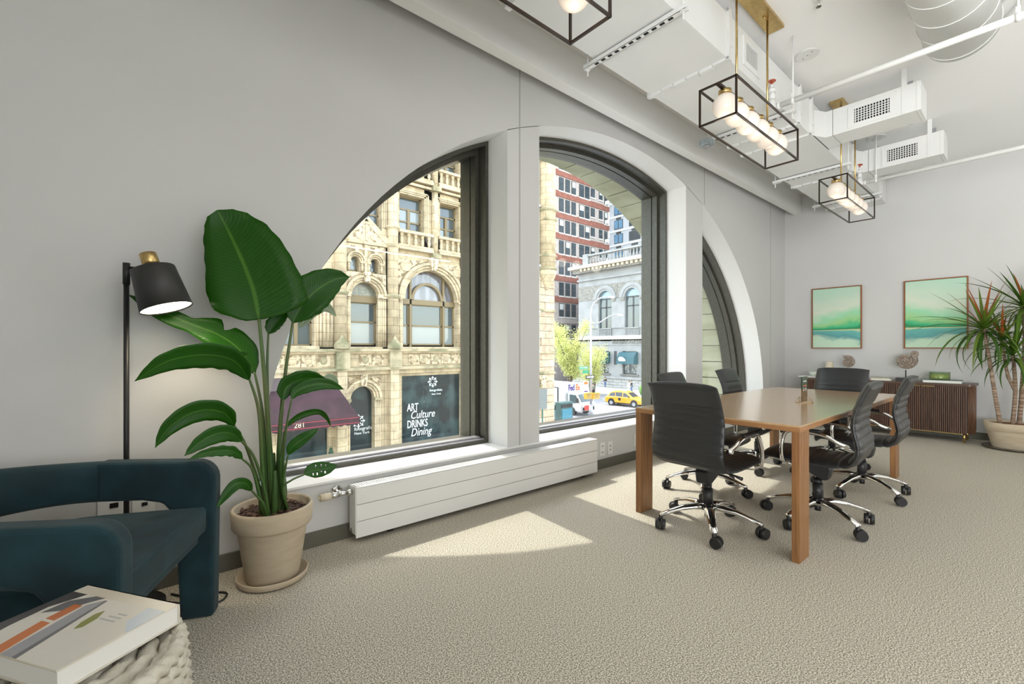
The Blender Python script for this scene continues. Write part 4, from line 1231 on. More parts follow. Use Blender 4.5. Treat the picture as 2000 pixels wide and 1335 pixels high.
stem(B, [soilp(.06, -.03), atY(553, 950, 2.44), atY(557, 915, 2.42), atY(563, 887, 2.40)], .008, .004)
leaf(B, L3((594, 926, 2.40), (606, 920, 2.40), (622, 917, 2.40), (640, 914, 2.40), (659, 908, 2.40)), PX(15), PX(16), LG2, fold=.12, holes={(10, 1), (14, 1), (18, 2), (13, 4), (18, 4), (22, 4), (21, 1)})
stem(B, [soilp(.06, -.05), atY(552, 955, 2.43), atY(568, 938, 2.41), atY(595, 926, 2.40)], .007, .004)
# sheathed bases
for dx, dy, h, r in ((0, 0, .30, .022), (.035, .0, .34, .021), (-.03, .02, .26, .019), (.0, -.04, .22, .018), (.05, -.02, .20, .014), (-.05, -.02, .18, .014)):
    MB().tube(catmull([soilp(dx * .8, dy * .8) - Vector((0, 0, .01)), soilp(dx, dy) + Vector((0, 0, h * .5)), soilp(dx * .9, dy) + Vector((0, 0, h))], 5), [r - (r * .55) * (i / 10) ** 1.5 for i in range(11)], 9).build('leaf_sheath', STEM, B, world=True)

# ================================================================ ROPE STOOL AND BOOK
ST = thing('rope_stool', 'white chunky rope drum stool under the coffee-table book', 'stool', (-.10, 1.30, 0))
rope = mat('white_rope', (.66, .63, .54), .85, noise=(40, (.52, .48, .38), .4, .7), bump=(200, .3))
sr, stop_ = .205, .515
MB().lathe([(0, .0), (sr - .025, 0), (sr - .02, .02), (sr - .02, stop_ - .03), (0, stop_ - .03)], 40).build('core', mat('rope_core', (.35, .32, .25), .9), ST)
for k in range(18):
    z = .016 + k * .0283
    R_ = sr - .012 + .012 * math.sin(PI * k / 17)
    n1, n2 = 260, 8
    vs = []
    for i in range(n1):
        a = 2 * PI * i / n1
        for q in range(n2):
            g = 2 * PI * q / n2
            rr = .0155 * (1 + .28 * math.sin(40 * a + 2 * g + k * 1.3))
            vs.append(((R_ + rr * math.cos(g)) * math.cos(a), (R_ + rr * math.cos(g)) * math.sin(a), z + rr * math.sin(g) * 1.05))
    fs = [(i * n2 + q, ((i + 1) % n1) * n2 + q, ((i + 1) % n1) * n2 + (q + 1) % n2, i * n2 + (q + 1) % n2) for i in range(n1) for q in range(n2)]
    MB().add(vs, fs, True).build('rope_coil', rope, ST)
for k in range(5):
    R_ = sr - .03 - k * .036
    n1, n2 = 120, 8
    vs = []
    for i in range(n1):
        a = 2 * PI * i / n1
        for q in range(n2):
            g = 2 * PI * q / n2
            rr = .0185 * (1 + .22 * math.sin(max(4, int(26 * R_ / sr)) * a + 2 * g))
            vs.append(((R_ + rr * math.cos(g)) * math.cos(a), (R_ + rr * math.cos(g)) * math.sin(a), stop_ - .029 + rr * math.sin(g)))
    fs = [(i * n2 + q, ((i + 1) % n1) * n2 + q, ((i + 1) % n1) * n2 + (q + 1) % n2, i * n2 + (q + 1) % n2) for i in range(n1) for q in range(n2)]
    MB().add(vs, fs, True).build('rope_coil', rope, ST)
hv = []
for z in (.365, .425):
    for k in range(9):
        a = -1.12 + .5 * k / 8
        hv.append(((sr + .011) * math.cos(a), (sr + .011) * math.sin(a), z + (.012 if z < .4 else -.012) * abs(k - 4) / 4))
MB().add(hv, [(k, k + 1, 10 + k, 9 + k) for k in range(8)]).build('handle_shade', SB, ST)  # dark patch laid on the ropes as the shade inside the handle opening

cover_base = mat('book_cover', (.62, .55, .43), .28, noise=(3, (.70, .66, .58), .35, .65), coat=.3)
BK = book('coffee_table_book', 'thick architecture photo book lying on the rope stool', -.085, 1.373, stop_ + .003, .303, .232, .045, math.atan2(.55, .835), cover_base)
zt = .0455
def cov(name, poly, c, dz=.0):
    MB().prismZ(poly, zt - .0006 + dz, zt + .0002 + dz).build(name, mat('cover_ink', c, .3, coat=.3), BK)
cov('cover_print', [(-.115, -.15), (.082, -.15), (.082, .15), (-.115, .15)], (.66, .63, .56))
cov('cover_print', [(-.115, .15), (.082, .15), (.082, .10), (.02, .125), (-.05, .118), (-.115, .10)], (.05, .045, .045), .0003)
cov('cover_print', [(.0, .112), (.05, .11), (.082, .07), (.082, .04), (.06, .055), (.02, .075)], (.12, .12, .13), .0004)
cov('cover_print', [(-.115, .045), (-.02, .072), (-.02, .045), (-.115, .015)], (.55, .15, .02), .0005)
cov('cover_print', [(-.012, .074), (.045, .08), (.045, .055), (-.012, .047)], (.50, .13, .02), .0005)
cov('cover_print', [(-.115, .012), (.05, .050), (.075, .03), (-.115, -.02)], (.30, .30, .32), .0005)
cov('cover_print', [(-.115, -.022), (.075, .028), (.075, .022), (-.115, -.035)], (.12, .12, .13), .0006)
cov('cover_print', [(-.02, -.03), (.0, -.018), (.03, -.012), (.045, -.018), (.02, -.035), (-.01, -.04)], (.20, .22, .03), .0006)
cov('cover_print', [(.0, -.15), (.082, -.15), (.082, -.10), (.03, -.11)], (.50, .58, .66), .0003)
for k in range(3):
    cov('cover_print', [(.02 + k * .012, -.085), (.024 + k * .012, -.085), (.024 + k * .012, -.04 - .01 * k), (.02 + k * .012, -.04 - .01 * k)], (.42, .43, .44), .0006)

# ================================================================ DRACAENA
DR = (7.77, .235)
DP = thing('potted_dracaena', 'multi-stemmed dracaena in a wide clay pot by the credenza', 'plant', (DR[0], DR[1], 0))
MB().lathe([(0, .004), (.235, .004), (.25, .010), (.255, .03), (.248, .03), (.235, .014), (0, .012)], 40).build('saucer', mat('glazed_saucer', (.10, .085, .06), .2, .3), DP)
MB().lathe([(0, .012), (.165, .012), (.17, .02), (.215, .205), (.218, .21), (.226, .214), (.24, .30), (.237, .307), (.226, .305), (.21, .27), (0, .27)], 44).build('pot', M['terracotta'], DP)
MB().lathe([(0, .285), (.1, .288), (.222, .28)], 30).build('soil', mat('red_soil', (.16, .055, .02), .95, noise=(50, (.28, .12, .06), .45, .7), bump=(50, 1)), DP)
cane = mat('dracaena_cane', (.20, .13, .085), .8, noise=(40, (.42, .32, .24), .48, .62, (.1, .1, 1.6)))
dl = [leaf_mat('dracaena_leaf', (.05, .115, .008), (.085, .16, .02), vein=.0), leaf_mat('dracaena_leaf_dark', (.025, .07, .008), (.045, .11, .015), vein=.0), leaf_mat('dracaena_leaf_rust', (.26, .07, .018), (.34, .10, .03), vein=.0), leaf_mat('dracaena_leaf_light', (.09, .16, .02), (.13, .20, .03), vein=.0)]
def strip_mesh(droop, w, mt):
    n = 9; vs = []; uv = []
    for i in range(n + 1):
        s = i / n
        a = droop * s
        # arc that bends downwards
        x = math.sin(a) / droop if droop > 1e-3 else s
        z = -(1 - math.cos(a)) / droop if droop > 1e-3 else 0
        hw = w * min(1, (s * 6 + .35)) * (1 - s ** 2.2) + .0006
        for k, u in enumerate((-1, 0, 1)):
            vs.append((x, u * hw, z + abs(u) * hw * .35)); uv.append((.5 + u / 2, s))
    fs = [(i * 3 + k, i * 3 + k + 1, i * 3 + k + 4, i * 3 + k + 3) for i in range(n) for k in range(2)]
    me = bpy.data.meshes.new('leaf'); me.from_pydata(vs, [], fs)
    ul = me.uv_layers.new(name='UVMap')
    for lp in me.loops: ul.data[lp.index].uv = uv[lp.vertex_index]
    me.polygons.foreach_set('use_smooth', [True] * len(fs)); me.materials.append(mt)
    return me
SM = {(d, k): strip_mesh(d, .034, dl[k]) for d in (.25, .8, 1.5, 2.1) for k in range(4)}
def crown(c, n, lmin, lmax, rust=0, up=True):
    for i in range(n):
        s = i / max(1, n - 1)
        az = i * 2.39996 + random.uniform(-.25, .25)
        el = (1.35 - 1.75 * s) + random.uniform(-.12, .12)
        d = .25 if s < .25 else (.8 if s < .55 else (1.5 if s < .85 else 2.1))
        kk = random.choice((0, 0, 1, 3)) if s < .8 else random.choice((0, 1, 1))
        if i < rust: kk = 2
        o = bpy.data.objects.new('leaf', SM[(d, kk)]); COL.objects.link(o); o.parent = DP
        o.location = (c[0] - DR[0], c[1] - DR[1], c[2] - .05 * s)
        o.rotation_euler = (0, -el, az)
        L_ = random.uniform(lmin, lmax) * 1.2 * (.62 + .38 * math.sin(PI * (.15 + .75 * s)))
        hx_ = math.cos(el) * math.cos(az)
        if hx_ > .05: L_ = min(L_, max(.12, (8.2 - c[0]) / hx_ * .72))
        o.scale = (L_, L_ * random.uniform(.75, 1.0) * (.6 / max(.4, L_)) ** .5, L_)
def canepath(pp): return catmull([atX(px, py, X) for px, py, X in pp], 6)
canes = [([(1955, 836, 7.72), (1945, 780, 7.70), (1932, 700, 7.68), (1921, 640, 7.66)], .018),
         ([(1977, 838, 7.80), (1983, 770, 7.80), (1981, 720, 7.78), (1978, 690, 7.78)], .018),
         ([(1981, 760, 7.80), (1968, 730, 7.78), (1961, 690, 7.76), (1957, 660, 7.75)], .014),
         ([(1990, 838, 7.86), (1998, 740, 7.86), (2002, 660, 7.86), (2001, 600, 7.86)], .020)]
for pp, r in canes:
    P = canepath(pp)
    MB().tube(P, [r * (1.15 - .3 * i / len(P)) * (1 + .04 * (i % 2)) for i in range(len(P))], 9).build('cane', cane, DP, world=True)
crown(atX(1921, 640, 7.66), 52, .42, .68, 7)
crown(atX(1957, 662, 7.75), 34, .34, .52, 6)
crown(atX(1978, 692, 7.78), 34, .34, .55, 0)
crown(atX(2001, 598, 7.86), 46, .42, .66, 3)
# ================================================================ OUTSIDE: STREET AND BUILDINGS
SZ = -5.4
asphalt = mat('asphalt', (.20, .20, .21), .9, noise=(.8, (.26, .26, .27), .4, .65))
pave = mat('pavement', (.50, .49, .46), .9, noise=(.5, (.44, .43, .40), .4, .65))
struct(MB().box(-60, 160, 4.2, 170, SZ - .3, SZ).build('street', asphalt), 'grey asphalt street outside', 'street')
struct(MB().box(-60, 23, 14.5, 19.2, SZ, SZ + .15).build('sidewalk_opposite', pave))
struct(MB().box(-60, 14, 4.2, 7.5, SZ, SZ + .15).build('sidewalk_here', pave))
struct(MB().box(51.5, 61, 30, 120, SZ, SZ + .15).build('sidewalk_bank', pave), 'pale sunny sidewalk in front of the bank', 'sidewalk')
for k in range(6):
    struct(MB().box(38 + k * 1.6, 38.9 + k * 1.6, 22.5, 26, SZ, SZ + .01).build('crosswalk_marking', M['paper']))

def ashlar_lime(name, c1, c2, cm):
    m, N, L, b = principled(name)
    tc = N.new('ShaderNodeTexCoord'); sp = N.new('ShaderNodeSeparateXYZ'); cb = N.new('ShaderNodeCombineXYZ')
    L.new(tc.outputs['Object'], sp.inputs[0]); L.new(sp.outputs[0], cb.inputs[0]); L.new(sp.outputs[2], cb.inputs[1])
    br = N.new('ShaderNodeTexBrick'); br.inputs['Scale'].default_value = 1; br.inputs['Brick Width'].default_value = .85; br.inputs['Row Height'].default_value = .36
    br.inputs['Mortar Size'].default_value = .009; br.inputs['Color1'].default_value = (*c1, 1); br.inputs['Color2'].default_value = (*c2, 1); br.inputs['Mortar'].default_value = (*cm, 1)
    L.new(cb.outputs[0], br.inputs['Vector'])
    nz = N.new('ShaderNodeTexNoise'); nz.inputs['Scale'].default_value = 2.2; nz.inputs['Detail'].default_value = 8; L.new(tc.outputs['Object'], nz.inputs['Vector'])
    mr = N.new('ShaderNodeMapRange'); mr.inputs[1].default_value = .35; mr.inputs[2].default_value = .7; mr.inputs[3].default_value = 1.05; mr.inputs[4].default_value = .62; L.new(nz.outputs['Fac'], mr.inputs[0])
    mx = N.new('ShaderNodeMix'); mx.data_type = 'RGBA'; mx.blend_type = 'MULTIPLY'; mx.inputs[0].default_value = 1
    L.new(br.outputs['Color'], mx.inputs[6]); L.new(mr.outputs[0], mx.inputs[7]); L.new(mx.outputs[2], b.inputs['Base Color'])
    b.inputs['Roughness'].default_value = .85
    return m
lime = ashlar_lime('limestone', (.58, .465, .295), (.52, .41, .255), (.25, .185, .105))
lime2 = mat('limestone_carved', (.58, .47, .31), .9, noise=(7, (.22, .16, .09), .48, .60), bump=(9, 2.5))
limed = mat('limestone_stained', (.42, .345, .215), .9, noise=(1.6, (.17, .16, .08), .42, .62), bump=(14, .4))
frame_ol = mat('olive_window_frame', (.19, .135, .058), .5)
pane_m = mat('street_pane', (.055, .075, .08), .06, spec=.9)
pane_b = mat('bright_pane', (.22, .25, .25), .06, spec=.9)
YF = 19.0
O = thing('ornate_building', 'ornate cream limestone building with arched windows across the street', 'building', (9, YF, SZ))
def P(mb, name, m_, **k): return mb.build(name, m_, O, world=True, **k)
# body behind everything, left and right of the detailed bays
P(MB().box(-14, 3.9, YF, 32, SZ, 15), 'wall', lime)
P(MB().box(13.2, 19.35, YF + .05, 32, SZ, 15), 'wall', lime)
P(MB().box(3.9, 13.2, YF + .75, 32, SZ, 15), 'wall', mat('dark_interior', (.03, .028, .025), .9))
P(MB().box(3.9, 13.2, YF, YF + .8, 11.6, 15), 'wall', lime)
def arc(xc, zs, a, b, t0=0, t1=PI, n=20): return [(xc - a * math.cos(t0 + (t1 - t0) * k / n), zs + b * math.sin(t0 + (t1 - t0) * k / n)) for k in range(n + 1)]
def archivolt(xc, zs, radii, ratio=1.0, y=YF):
    for i, (r0, r1) in enumerate(zip(radii, radii[1:])):
        P(MB().ring(arc(xc, zs, r1 - .012, (r1 - .012) * ratio), arc(xc, zs, r0, r0 * ratio), y - .05 - .07 * i, y + .25, closed=False), 'archivolt', lime)
def sash(x0, x1, z0, z1, rail=None, mull=None, transom=None, y=YF + .42, glass_m=None):
    fw = .07
    f = P(MB().box(x0, x1, y - .03, y + .1, z0, z0 + fw).box(x0, x1, y - .03, y + .1, z1 - fw, z1).box(x0, x0 + fw, y - .03, y + .1, z0, z1).box(x1 - fw, x1, y - .03, y + .1, z0, z1), 'window', frame_ol)
    def sub(mb, n, m_):
        o = mb.build(n, m_, None); o.data.transform(Matrix.Translation(-Vector(O.location))); o.parent = f
    zz = [z0 + fw] + sorted([q for q in ([rail] if rail else []) + ([transom] if transom else [])]) + [z1 - fw]
    for q in ([rail] if rail else []) + ([transom] if transom else []):
        sub(MB().box(x0, x1, y - .03, y + .08, q - .035, q + .035), 'meeting_rail', frame_ol)
    for q in (mull or []):
        sub(MB().box(q - .07, q + .07, y - .05, y + .09, z0, transom or z1), 'mullion', frame_ol)
    xs = [x0 + fw] + sorted(mull or []) + [x1 - fw]
    for a, b in zip(zz, zz[1:]):
        xx = [x0 + fw, x1 - fw] if (transom and a >= transom - .01) else xs
        for c, d in zip(xx, xx[1:]):
            sub(MB().box(c, d, y + .03, y + .05, a, b), 'pane', glass_m or random.choice((pane_m, pane_m, pane_b)))
    return f
# --- first upper floor
m = MB().arch_wall(9.3, 12.72, 1.2, 5.7, 11.12, 1.5, 1.5, 3.42, YF, YF + .4, 28); P(m, 'wall', lime)
archivolt(11.12, 3.42, [1.42, 1.54, 1.66, 1.80])
# carved spandrels with round medallions
pl = [(9.36, 3.9)] + [(x, z) for x, z in arc(11.12, 3.42, 1.83, 1.83, .28, PI / 2 - .12, 10)] + [(9.36, 5.25)]
P(MB().prismY(pl, YF - .06, YF + .02), 'carved_spandrel', lime2)
pl = [(x, z) for x, z in arc(11.12, 3.42, 1.83, 1.83, PI / 2 + .12, PI - .28, 10)] + [(12.7, 3.9), (12.7, 5.25)]
P(MB().prismY(pl, YF - .06, YF + .02), 'carved_spandrel', lime2)
for xc in (9.72, 12.56):
    P(MB().cyl((xc, YF - .1, 4.92), (xc, YF, 4.92), .26, n=24), 'medallion', lime)
P(MB().prismY([(10.98, 4.82), (11.26, 4.82), (11.34, 5.45), (10.9, 5.45)], YF - .3, YF), 'keystone', lime2)
for x0, x1 in ((9.62, 10.12), (10.22, 11.92), (12.02, 12.62)):
    sash(x0, x1, 1.3, 3.25, rail=2.22)
P(MB().box(9.55, 12.69, YF + .3, YF + .52, 3.22, 3.46), 'transom_bar', frame_ol)
P(MB().box(10.12, 10.22, YF + .3, YF + .52, 1.2, 4.55).box(11.92, 12.02, YF + .3, YF + .52, 1.2, 4.55), 'mullion', frame_ol)
P(MB().ring(arc(11.12, 3.42, 1.5, 1.5), arc(11.12, 3.42, 1.40, 1.40), YF + .32, YF + .5, closed=False), 'arched_frame', frame_ol)
P(MB().ring(arc(11.07, 3.44, .86, .86), arc(11.07, 3.44, .74, .74), YF + .30, YF + .5, closed=False), 'arched_frame', frame_ol)
P(MB().prismY(arc(11.12, 3.42, 1.45, 1.45), YF + .46, YF + .48), 'pane', mat('curtain_pane', (.13, .12, .13), .08, spec=.9, noise=(4, (.24, .23, .25), .4, .6, (1, 1, .3))))
# narrow arched bay
m = MB().arch_wall(6.95, 8.80, 1.2, 4.42, 7.86, .64, .58, 3.45, YF, YF + .4, 20); P(m, 'wall', lime)
archivolt(7.86, 3.45, [.60, .70, .80, .92], .92)
P(MB().prismY([(7.76, 4.0), (7.96, 4.0), (8.0, 4.42), (7.72, 4.42)], YF - .28, YF), 'keystone', lime2)
sash(7.24, 8.48, 1.3, 3.18, rail=2.3)
P(MB().box(7.22, 8.5, YF + .28, YF + .5, 3.15, 3.45), 'transom_bar', frame_ol)
P(MB().prismY(arc(7.86, 3.45, .63, .57), YF + .4, YF + .42), 'pane', mat('leaded_pane', (.17, .17, .13), .2, noise=(7, (.26, .24, .16), .45, .6)))
for pl in ([(6.97, 3.75), (7.05, 3.95), (7.3, 4.2), (7.6, 4.36), (6.97, 4.4)], [(8.78, 3.75), (8.7, 3.95), (8.45, 4.2), (8.1, 4.36), (8.78, 4.4)]):
    P(MB().prismY(pl, YF - .05, YF), 'carved_spandrel', lime2)
m = MB()
for xc in (7.40, 8.27):
    m.arch_wall(6.95 if xc < 8 else 7.84, 7.84 if xc < 8 else 8.80, 4.44, 5.75, xc, .20, .24, 4.85, YF + .02, YF + .4, 14)
P(m, 'wall', lime)
for xc in (7.40, 8.27):
    archivolt(xc, 4.85, [.20, .27, .34, .41], 1.05)
    sash(xc - .21, xc + .21, 4.46, 5.12, y=YF + .3)
    P(MB().prismY([(xc - .06, 5.2), (xc + .06, 5.2), (xc + .08, 5.5), (xc - .08, 5.5)], YF - .22, YF), 'keystone', lime2)
    P(MB().box(xc - .42, xc + .42, YF - .06, YF + .03, 5.42, 5.6), 'carved_spandrel', lime2)
    for s in (-1, 1):
        P(MB().cyl((xc + s * .30, YF - .06, 4.44), (xc + s * .30, YF - .06, 4.80), .06, n=10).box(xc + s * .30 - .09, xc + s * .30 + .09, YF - .15, YF, 4.78, 4.87), 'colonette', lime)
P(MB().box(7.78, 7.9, YF - .12, YF, 4.44, 5.6), 'colonette', lime)
P(MB().box(6.9, 8.85, YF - .14, YF, 5.62, 5.76), 'string_course', lime)
# gable
P(MB().prismY([(6.86, 5.76), (8.84, 5.76), (7.84, 6.66)], YF - .12, YF), 'gable', lime2)
for s in (-1, 1):
    P(MB().bar((7.85 + s * 1.04, YF - .1, 5.78), (7.85, YF - .1, 6.72), .26, .1, up=(0, 1, 0)), 'gable_coping', lime)
P(MB().box(7.80, 7.9, YF - .17, YF, 5.76, 6.6), 'gable_mullion', lime)
for x, z in ((7.52, 5.96), (8.17, 5.96)):
    o = MB().cyl((x, YF - .17, z), (x, YF - .1, z), .14, .10, n=18); P(o, 'medallion', lime)
# left bay
m = MB().box(3.9, 4.55, YF, YF + .4, 1.2, 5.75).box(5.75, 6.55, YF, YF + .4, 1.2, 5.75).box(4.55, 5.75, YF, YF + .4, 3.2, 5.75); P(m, 'wall', lime)
sash(4.55, 5.75, 1.25, 3.2, rail=2.2, mull=[5.15])
P(MB().box(4.4, 5.9, YF - .15, YF + .3, 1.13, 1.25), 'window_sill', lime)
P(MB().box(9.4, 12.75, YF - .12, YF + .3, 1.13, 1.22), 'window_sill', lime)
P(MB().box(7.1, 8.6, YF - .12, YF + .3, 1.13, 1.22), 'window_sill', lime)
# clustered shafts beside the openings
for xs in ((5.86, 5.98, 6.12, 6.28, 6.44), (8.46, 8.56, 8.66, 8.76), (7.0, 7.1), (9.36, 9.45), (12.70, 12.78)):
    for x in xs:
        P(MB().cyl((x, YF - .02, 1.2), (x, YF - .02, 3.36), .055, n=10), 'shaft', lime)
    P(MB().box(xs[0] - .09, xs[-1] + .09, YF - .14, YF + .05, 3.34, 3.5), 'capital', lime2)
# round columns that run the full height
for x in (6.75, 9.07, 12.96):
    P(MB().cyl((x, YF - .12, 1.13), (x, YF - .12, 11.5), .24, n=22), 'column', lime)
    for z in (3.45, 5.72, 6.52, 8.8, 9.75):
        P(MB().lathe([(.24, -.10), (.30, -.04), (.33, .02), (.33, .06), (.24, .10)], 22, (x, YF - .12, z)), 'column_band', limed if z < 4 else lime)
    P(MB().lathe([(.30, 0), (.32, .12), (.24, .26), (.10, .40), (.05, .52), (0, .56)], 18, (x - .05, YF - .42, 1.14)), 'finial', limed)
    P(MB().box(x - .20, x + .20, YF - .35, YF + .1, SZ, .3), 'ground_pier', lime)
    P(MB().box(x - .28, x + .28, YF - .46, YF + .1, .3, 1.08), 'pedestal', limed)
# ledge and shield frieze
P(MB().box(3.9, 13.3, YF - .5, YF + .1, 1.02, 1.13), 'cornice', limed)
P(MB().box(3.9, 13.3, YF - .38, YF + .1, .94, 1.02), 'cornice', lime)
P(MB().box(3.9, 13.3, YF - .2, YF + .1, .34, .94), 'frieze', lime)
P(MB().box(3.9, 13.3, YF - .42, YF + .1, .22, .34), 'cornice', limed)
P(MB().box(3.9, 13.3, YF - .16, YF + .1, .02, .22), 'cornice', lime)
x = 4.05
k = 0
while x < 13.0:
    if not any(abs(x + .28 - c) < .55 for c in (6.75, 9.07, 12.96)):
        P(MB().box(x, x + .52, YF - .23, YF - .2, .42, .88), 'frieze_panel', lime2)
        o = MB().lathe([(0, .06), (.10, .05), (.15, 0)], 12, sx=1, sy=1.2); o.v = [(x + .26 + a, YF - .23 - c, .66 + b) for a, b, c in o.v]; P(o, 'shield', lime if k % 3 else limed)
    x += .575; k += 1
# --- balustrades and upper floors
def balustrade(z0, x0, x1, h=.74):
    P(MB().box(x0, x1, YF - .30, YF + .1, z0 - .14, z0), 'string_course', lime)
    P(MB().box(x0, x1, YF - .24, YF - .02, z0, z0 + .10), 'plinth_rail', lime)
    P(MB().box(x0, x1, YF - .28, YF + .02, z0 + h - .12, z0 + h), 'hand_rail', lime)
    P(MB().box(x0, x1, YF + .0, YF + .05, z0, z0 + h), 'backing', lime)
    n = int((x1 - x0) / .30)
    bb = MB().lathe([(.06, 0), (.05, .06), (.085, .16), (.05, .34), (.075, .40), (.09, .52)], 8)
    first = None
    for q in range(n):
        xx = x0 + (q + .5) * (x1 - x0) / n
        if first is None:
            first = bb.build('baluster', lime, O)
            first.location = (xx - O.location.x, -.13, z0 + .1 - SZ)
        else:
            inst(first, (xx - O.location.x, -.13, z0 + .1 - SZ))
for z0 in (5.78, 8.98):
    for a, b in ((9.32, 11.08), (11.40, 12.72), (8.75, 8.85), (6.98, 8.80) if z0 > 8 else (8.78, 8.84)):
        if b - a > .3: balustrade(z0, a, b)
    P(MB().cyl((11.24, YF - .1, z0 - .2), (11.24, YF - .1, z0 + 2.9), .15, n=16), 'column', lime)
    P(MB().box(11.02, 11.46, YF - .36, YF, z0 - .38, z0 - .14), 'corbel', limed)
    zt_ = z0 + 2.44
    m = MB()
    for a, b in ((6.95, 7.15), (8.6, 9.45), (10.72, 11.58), (12.68, 13.2)): m.box(a, b, YF, YF + .5, z0, z0 + 3.1)
    m.box(6.95, 13.2, YF, YF + .5, zt_, z0 + 3.1).box(3.9, 6.95, YF, YF + .5, z0 - .1, z0 + 3.1)
    P(m, 'wall', lime)
    for a, b in ((7.15, 8.6), (9.45, 10.72), (11.58, 12.68)):
        sash(a, b, z0 + .72, zt_, rail=z0 + 1.28, mull=[(a + b) / 2], transom=z0 + 1.86, y=YF + .38)
        for q in range(3):
            e = .07 * (q + 1)
            P(MB().box(a - e, b + e, YF - .03 * q - .02, YF + .02, zt_ + e - .06, zt_ + e), 'lintel_moulding', lime)
            for xx in (a - e, b + e - .06):
                P(MB().box(xx, xx + .06, YF - .03 * q - .02, YF + .02, z0 + .72, zt_ + e), 'jamb_moulding', lime)
    P(MB().box(6.9, 13.2, YF - .18, YF + .1, z0 + 2.86, z0 + 2.98), 'string_course', lime)
# --- ground floor
m = MB().box(8.72, 9.52, YF - .05, YF + .4, SZ, .05).box(12.90, 13.3, YF - .05, YF + .4, SZ, .05).box(9.52, 12.90, YF - .05, YF + .4, -.06, .05)
m.box(3.9, 4.4, YF, YF + .4, SZ, .05).box(6.3, 6.95, YF, YF + .4, SZ, .05).box(4.4, 6.3, YF, YF + .4, -.2, .05); P(m, 'wall', lime)
P(MB().arch_wall(6.95, 8.75, SZ, .05, 7.72, .54, .56, -1.0, YF, YF + .4, 18), 'wall', lime)
archivolt(7.72, -1.0, [.52, .62, .72, .84], 1.0)
P(MB().prismY([(7.62, -.45), (7.82, -.45), (7.88, .02), (7.56, .02)], YF - .24, YF), 'keystone', lime2)
for pl in ([(6.98, -.6), (7.1, -.35), (7.4, -.15), (7.55, -.1), (6.98, -.05)], [(8.5, -.6), (8.35, -.35), (8.05, -.15), (7.9, -.1), (8.5, -.05)]):
    P(MB().prismY(pl, YF - .05, YF + .01), 'carved_spandrel', lime2)
for x in (8.3, 8.4, 8.5, 7.05, 7.13):
    P(MB().cyl((x, YF - .04, SZ), (x, YF - .04, -1.08), .05, n=10), 'shaft', lime)
P(MB().box(8.24, 8.6, YF - .14, YF, -1.1, -.98).box(6.96, 7.2, YF - .14, YF, -1.1, -.98), 'capital', limed)
shop = mat('shop_glass', (.010, .018, .020), .12, spec=.30, noise=(1.3, (.03, .055, .055), .45, .62))
P(MB().box(7.15, 8.3, YF + .3, YF + .33, SZ, -.4), 'door_glass', shop)
P(MB().box(9.5, 12.92, YF + .1, YF + .13, SZ, -.04), 'shop_window', shop)
for a, b, c, d in ((9.50, 9.58, SZ, -.04), (12.84, 12.92, SZ, -.04), (9.58, 12.84, -.12, -.04)):
    P(MB().box(a, b, YF + .02, YF + .12, c, d), 'shop_frame', lime)
P(MB().box(4.4, 6.3, YF + .2, YF + .23, SZ, -.2), 'entrance_glass', shop)
white_ink = mat('white_lettering', (.80, .82, .80), .5)
yt = YF + .09
def T(txt, px, py, size, y=yt, **k):
    p = atY(px, py, y); return text_mesh('lettering', txt, size, white_ink, O, faceY(p.x, y, p.z), **k)
T('ART', 795, 803, .50, sx=.62, offset=.004)
T('Culture', 801, 818, .52, sx=.80, shear=.28)
T('DRINKS', 795, 836, .50, sx=.62, offset=.004)
T('Dining', 802, 852, .52, sx=.80, shear=.28)
T('fotografiska', 692, 841, .21, y=YF + .28)
T('New York', 692, 849, .16, y=YF + .28)
T('fotografiska', 839, 764, .15)
T('New York', 843, 771, .12)
def snow(px, py, r, y):
    c = atY(px, py, y)
    m = MB()
    for q in range(8):
        a = 2 * PI * q / 8; d = Vector((math.cos(a), 0, math.sin(a))); e = Vector((-math.sin(a), 0, math.cos(a)))
        m.bar(c + d * r * .35, c + d * r * .98, .012, r * .13, up=e)
        for s in (-1, 1):
            m.bar(c + d * r * .95, c + d * r * .62 + e * s * r * .26, .012, r * .12, up=(0, 1, 0))
    P(m, 'snowflake_emblem', white_ink)
snow(700, 822, .30, YF + .28)
snow(845, 745, .27, yt)
# maroon awning
maroon = mat('maroon_canvas', (.030, .0105, .015), .85, noise=(2, (.050, .018, .025), .4, .65))
AW = thing('awning', 'maroon canvas awning numbered 281 over the entrance', 'awning', (5.2, YF - .7, -2))
yw, yq = YF - .06, YF - 1.5
P0 = [(3.9, yw, .05), (6.3, yw, .05), (6.98, yq, -1.52), (3.3, yq, -1.52), (6.98, yw, -1.52), (3.3, yw, -1.52)]
MB().add(P0, [(0, 1, 2, 3), (1, 4, 2), (0, 3, 5)]).build('canopy', maroon, AW, world=True).modifiers.new('t', 'SOLIDIFY').thickness = .02
sc = []
n = 26
for q in range(n + 1):
    x = 3.3 + 3.68 * q / n
    sc.append((x, -1.80 - .06 * abs(math.sin(PI * q / 2))))
MB().prismY([(6.98, -1.52), (3.3, -1.52)] + sc, yq - .01, yq + .01).build('valance', maroon, AW, world=True)
MB().box(6.97, 6.99, yq, yw, -1.82, -1.52).build('valance', maroon, AW, world=True)
for z in (-1.56, -1.76):
    MB().box(3.3, 6.98, yq - .014, yq - .008, z - .012, z + .012).build('piping', mat('red_piping', (.32, .03, .04), .6), AW, world=True)
p = atY(574, 836, yq - .02)
text_mesh('lettering', '281', .26, mat('tan_lettering', (.62, .50, .36), .6), AW, faceY(p.x, yq - .012, p.z))
